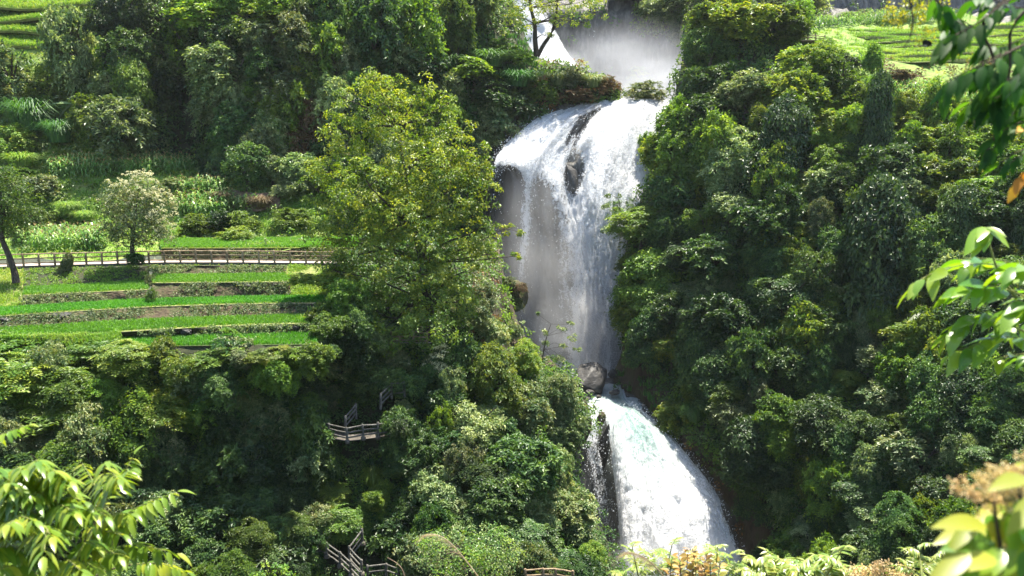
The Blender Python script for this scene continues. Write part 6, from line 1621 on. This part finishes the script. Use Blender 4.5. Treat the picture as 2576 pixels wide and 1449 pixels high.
# out of focus blossom branch, lower right corner
O = P(2640, 1500, .85)
bb = empty('blossom_branch', O)
D = .8
stem(bb, O, [(2560, 1560, D), (2530, 1440, D), (2510, 1340, D), (2500, 1260, D)], .004, .0014, 'twig', 'branch')
stem(bb, O, [(2700, 1480, D), (2620, 1350, D), (2560, 1230, D), (2600, 1160, D)], .004, .0014, 'twig', 'branch')
for x0, y0, x1, y1, mat, w in (
    (2480, 1320, 2365, 1304, 'fg_gold', .34), (2478, 1328, 2362, 1348, 'fg_gold', .40), (2460, 1310, 2380, 1385, 'fg_gold', .3), (2440, 1390, 2330, 1470, 'fg_gold', .34), (2500, 1300, 2570, 1240, 'fg_gold', .4),
    (2500, 1295, 2495, 1360, 'fg_bright', .55), (2490, 1310, 2520, 1380, 'fg_gold', .5), (2560, 1255, 2600, 1380, 'fg_bright', .5), (2540, 1290, 2560, 1400, 'fg_bright', .45), (2580, 1200, 2500, 1215, 'fg_gold', .35),
    (2610, 1180, 2540, 1180, 'fg_gold', .4), (2600, 1330, 2530, 1440, 'fg_bright', .45), (2590, 1380, 2580, 1490, 'fg_dark', .5), (2520, 1380, 2470, 1460, 'fg_bright', .45), (2500, 1400, 2420, 1420, 'fg_gold', .4),
    (2480, 1420, 2390, 1500, 'fg_bright', .4), (2560, 1420, 2520, 1500, 'fg_gold', .4), (2620, 1250, 2540, 1330, 'fg_gold', .4), (2640, 1300, 2600, 1420, 'fg_bright', .45), (2470, 1400, 2440, 1470, 'fg_bright', .5),
):
    mb = MB(); d = D + random.uniform(-.06, .08)
    a, b = P(x0, y0, d), P(x1, y1, d - .03)
    fine_leaf(mb, a - O, b - a, [0, -.45, 1.0], np.linalg.norm(b - a) * 1.08, np.linalg.norm(b - a) * w, .35, .2, 8)
    mb.build('leaf', M[mat], bb)
for _ in range(34):
    x, y = random.uniform(2440, 2620), random.uniform(1250, 1490)
    if x < 2620 - (y - 1150) * .75: continue
    a = random.uniform(1.6, 5.4); L = random.uniform(70, 130); d = D + random.uniform(0, .15)
    p, q = P(x, y, d), P(x + L * math.cos(a), y - L * .7 * math.sin(a), d - .03)
    mb = MB(); fine_leaf(mb, p - O, q - p, [0, -.45, 1.0], np.linalg.norm(q - p), np.linalg.norm(q - p) * .42, .35, .2, 8)
    mb.build('leaf', M[random.choice(['fg_gold', 'fg_bright', 'fg_gold', 'fg_pinnate'])], bb)
for pts, n in (([(2540, 1300, .82), (2500, 1250, .82), (2460, 1235, .82), (2410, 1222, .82)], 60), ([(2560, 1290, .8), (2540, 1230, .8), (2520, 1200, .8), (2470, 1210, .8)], 60), ([(2580, 1280, .82), (2570, 1220, .82), (2550, 1180, .82)], 40),
               ([(2480, 1470, .85), (2500, 1400, .85), (2540, 1390, .85)], 40), ([(2600, 1440, .8), (2560, 1400, .8), (2530, 1420, .8)], 40), ([(2440, 1480, .9), (2420, 1430, .9), (2400, 1400, .9)], 26), ([(2640, 1240, .8), (2610, 1180, .8), (2580, 1150, .8)], 26)):
    panicle(bb, O, pts, n, 10, 'buff', spread=22, r=.0009)
tag(bb, 'blurred branch with gold leaves and buff blossom in the lower right corner', 'branch')

# shrubs along the bottom edge
def sprig_shrub(name, x, y, d, stems, L, mat, label, pairs=9, spreadpx=60, hpx=110, base_y=1560, droop=.4, hang=.35, ratio=.28, sag=.1):
    O = P(x, base_y, d); r = empty(name, O)
    for (sx, sy) in stems:
        b0 = P(x + (sx - x) * .35, base_y, d + random.uniform(-.3, .3)); dd = d + random.uniform(-.5, .5)
        tip = P(sx, sy, dd)
        mb = MB(); q = spline([b0, b0 * .5 + tip * .5 + np.array([0, 0, .04]), tip], 10); tube(mb, q - O, np.linspace(.008, .003, 10), 5); mb.build('stem', M['greentwig'], r)
        for k in range(5):
            a = k * 1.26 + random.uniform(-.4, .4)
            s = mpp(dd)
            start = q[5 + k] if 5 + k < 10 else tip
            end = start + np.array([math.cos(a) * hpx * .55, math.sin(a) * hpx * .4, hpx * random.uniform(.12, .55)]) * s
            frond(r, O, start, end, sag, pairs, L * s, L * s * ratio, mat, droop=droop, hang=hang, rach=.0022)
    return tag(r, label, 'shrub')
sprig_shrub('feathery_shrub', 1640, 1450, 5.2, [(1590, 1378), (1640, 1392), (1690, 1372), (1620, 1425), (1670, 1425), (1720, 1410), (1570, 1440)], 24, 'fg_mimosa', 'fine leaved yellow green shrub in front of the foot of the lower cascade', pairs=10, hpx=80, ratio=.24, hang=.1)
sprig_shrub('feathery_shrub', 1790, 1450, 5.4, [(1760, 1400), (1805, 1372), (1840, 1390), (1860, 1425), (1780, 1435)], 24, 'fg_mimosa', 'fine leaved bright shrub between the reddish bush and the silvery pinnate shrub', pairs=10, hpx=80, ratio=.24, hang=.1)
sprig_shrub('silvery_shrub', 1990, 1450, 4.6, [(1910, 1405), (1960, 1410), (2010, 1425), (2060, 1420), (2110, 1395), (2140, 1425), (1900, 1440), (2080, 1445)], 40, 'fg_mimosa', 'shrub of glossy silver lit pinnate leaves along the bottom edge', pairs=9, hpx=95, ratio=.34, hang=.4)
sprig_shrub('feathery_shrub', 2330, 1450, 3.6, [(2310, 1372), (2345, 1400), (2290, 1420)], 26, 'fg_mimosa', 'pale fine leaved sprig left of the blurred blossom branch', pairs=9, hpx=80, ratio=.26, hang=.5)
O = P(1740, 1560, 5.0); rs = empty('reddish_shrub', O)
for i in range(13):
    x = 1690 + i * 9 + random.uniform(-6, 6); y = 1375 + abs(i - 6) * 7 + random.uniform(-12, 22)
    leafy_twig(rs, O, [(1740 + (x - 1740) * .4, 1540, 5.0), (x, y + 55, 5.0), (x + random.uniform(-12, 12), y, 5.0 + random.uniform(-.3, .3))], 13, 24, .55, 'fg_red', .1, r=.004, t0=.35, twig='twig', droop=.25, spread=.9)
tag(rs, 'bush with coppery red tipped round leaves at the bottom edge', 'shrub')
O = P(2240, 1560, 4.2); bs = empty('buff_blossom_shrub', O)
for i in range(9):
    x = 2150 + i * 17
    panicle(bs, O, [(2240 + (x - 2240) * .5, 1540, 4.2), (x, 1470, 4.2), (x + random.uniform(-10, 10), 1424 + abs(i - 4) * 4, 4.2)], 34, 7, 'buff', spread=20, r=.003)
leafy_twig(bs, O, [(2240, 1540, 4.2), (2230, 1470, 4.2), (2225, 1440, 4.2)], 9, 34, .4, 'fg_mimosa', .2, r=.004)
tag(bs, 'buff flowered bush top at the bottom edge left of the blossom branch', 'shrub')

# grass plumes
def plume(pts, d, label, hair=0, hl=40, side=(-.7, -.8)):
    O = P(pts[0][0], pts[0][1], d); r = empty('grass_plume', O)
    R = spline([P(x, y, d) for x, y in pts], 30)
    mb = MB(); tube(mb, R - O, np.linspace(.0035, .0012, 30), 5); mb.build('stem', M['plume'], r)
    if hair:
        mb = MB(); s = mpp(d); T = unit(np.gradient(R, axis=0))
        i = RNG.integers(8, 30, hair)
        L = hl * s * RNG.uniform(.4, 1.1, (hair, 1))
        dv = unit(T[i] * .9 + np.array([side[0], 0, side[1]]) + RNG.normal(0, .22, (hair, 3)))
        p = R[i] + RNG.normal(0, 1.5 * s, (hair, 3))
        e = p + dv * L; m = (p + e) / 2 + np.array([0, 0, .12]) * L
        w = np.array([.14 * s, 0, .14 * s])
        V = np.stack([p - w, p + w, m + w, m - w, e], 1).reshape(-1, 3) - O
        k = np.arange(hair) * 5
        mb.add(V, np.stack([k, k + 1, k + 2, k + 3], 1), 0)
        mb.add(V, np.stack([k + 3, k + 2, k + 4], 1), 0)
        mb.build('tassel', M['plume'], r)
    return tag(r, label, 'grass')
plume([(1225, 1480), (1180, 1420), (1140, 1372), (1105, 1347), (1075, 1345), (1060, 1356)], 4.0, 'arching tan grass plume in front of the yellow and silver bush', 190, 50)
plume([(1030, 1500), (1015, 1440), (1000, 1418), (975, 1402)], 4.0, 'bare bent grass stem left of the arching tan plume')
plume([(1690, 1480), (1655, 1432), (1620, 1402), (1585, 1390), (1565, 1398)], 4.0, 'pale grass plume in front of the lower cascade', 300, 54)
finish_labels()

# ------------------------------------------------------------------ damp valley air
mb = MB()
V = [[x, y, z] for x in (-915, 915) for y in (-915, 915) for z in (-61, 62)]
mb.add(V, [[0, 1, 3, 2], [4, 6, 7, 5], [0, 4, 5, 1], [2, 3, 7, 6], [0, 2, 6, 4], [1, 5, 7, 3]], 0)
hm, nt, N, Lk = newmat('haze_air')
v = N('ShaderNodeVolumePrincipled')
v.inputs['Color'].default_value = (.92, .96, 1, 1)
v.inputs['Density'].default_value = .00007
v.inputs['Anisotropy'].default_value = .2
o = N('ShaderNodeOutputMaterial')
Lk(v.outputs[0], o.inputs[1])
tag(mb.build('haze', hm), kind='stuff')
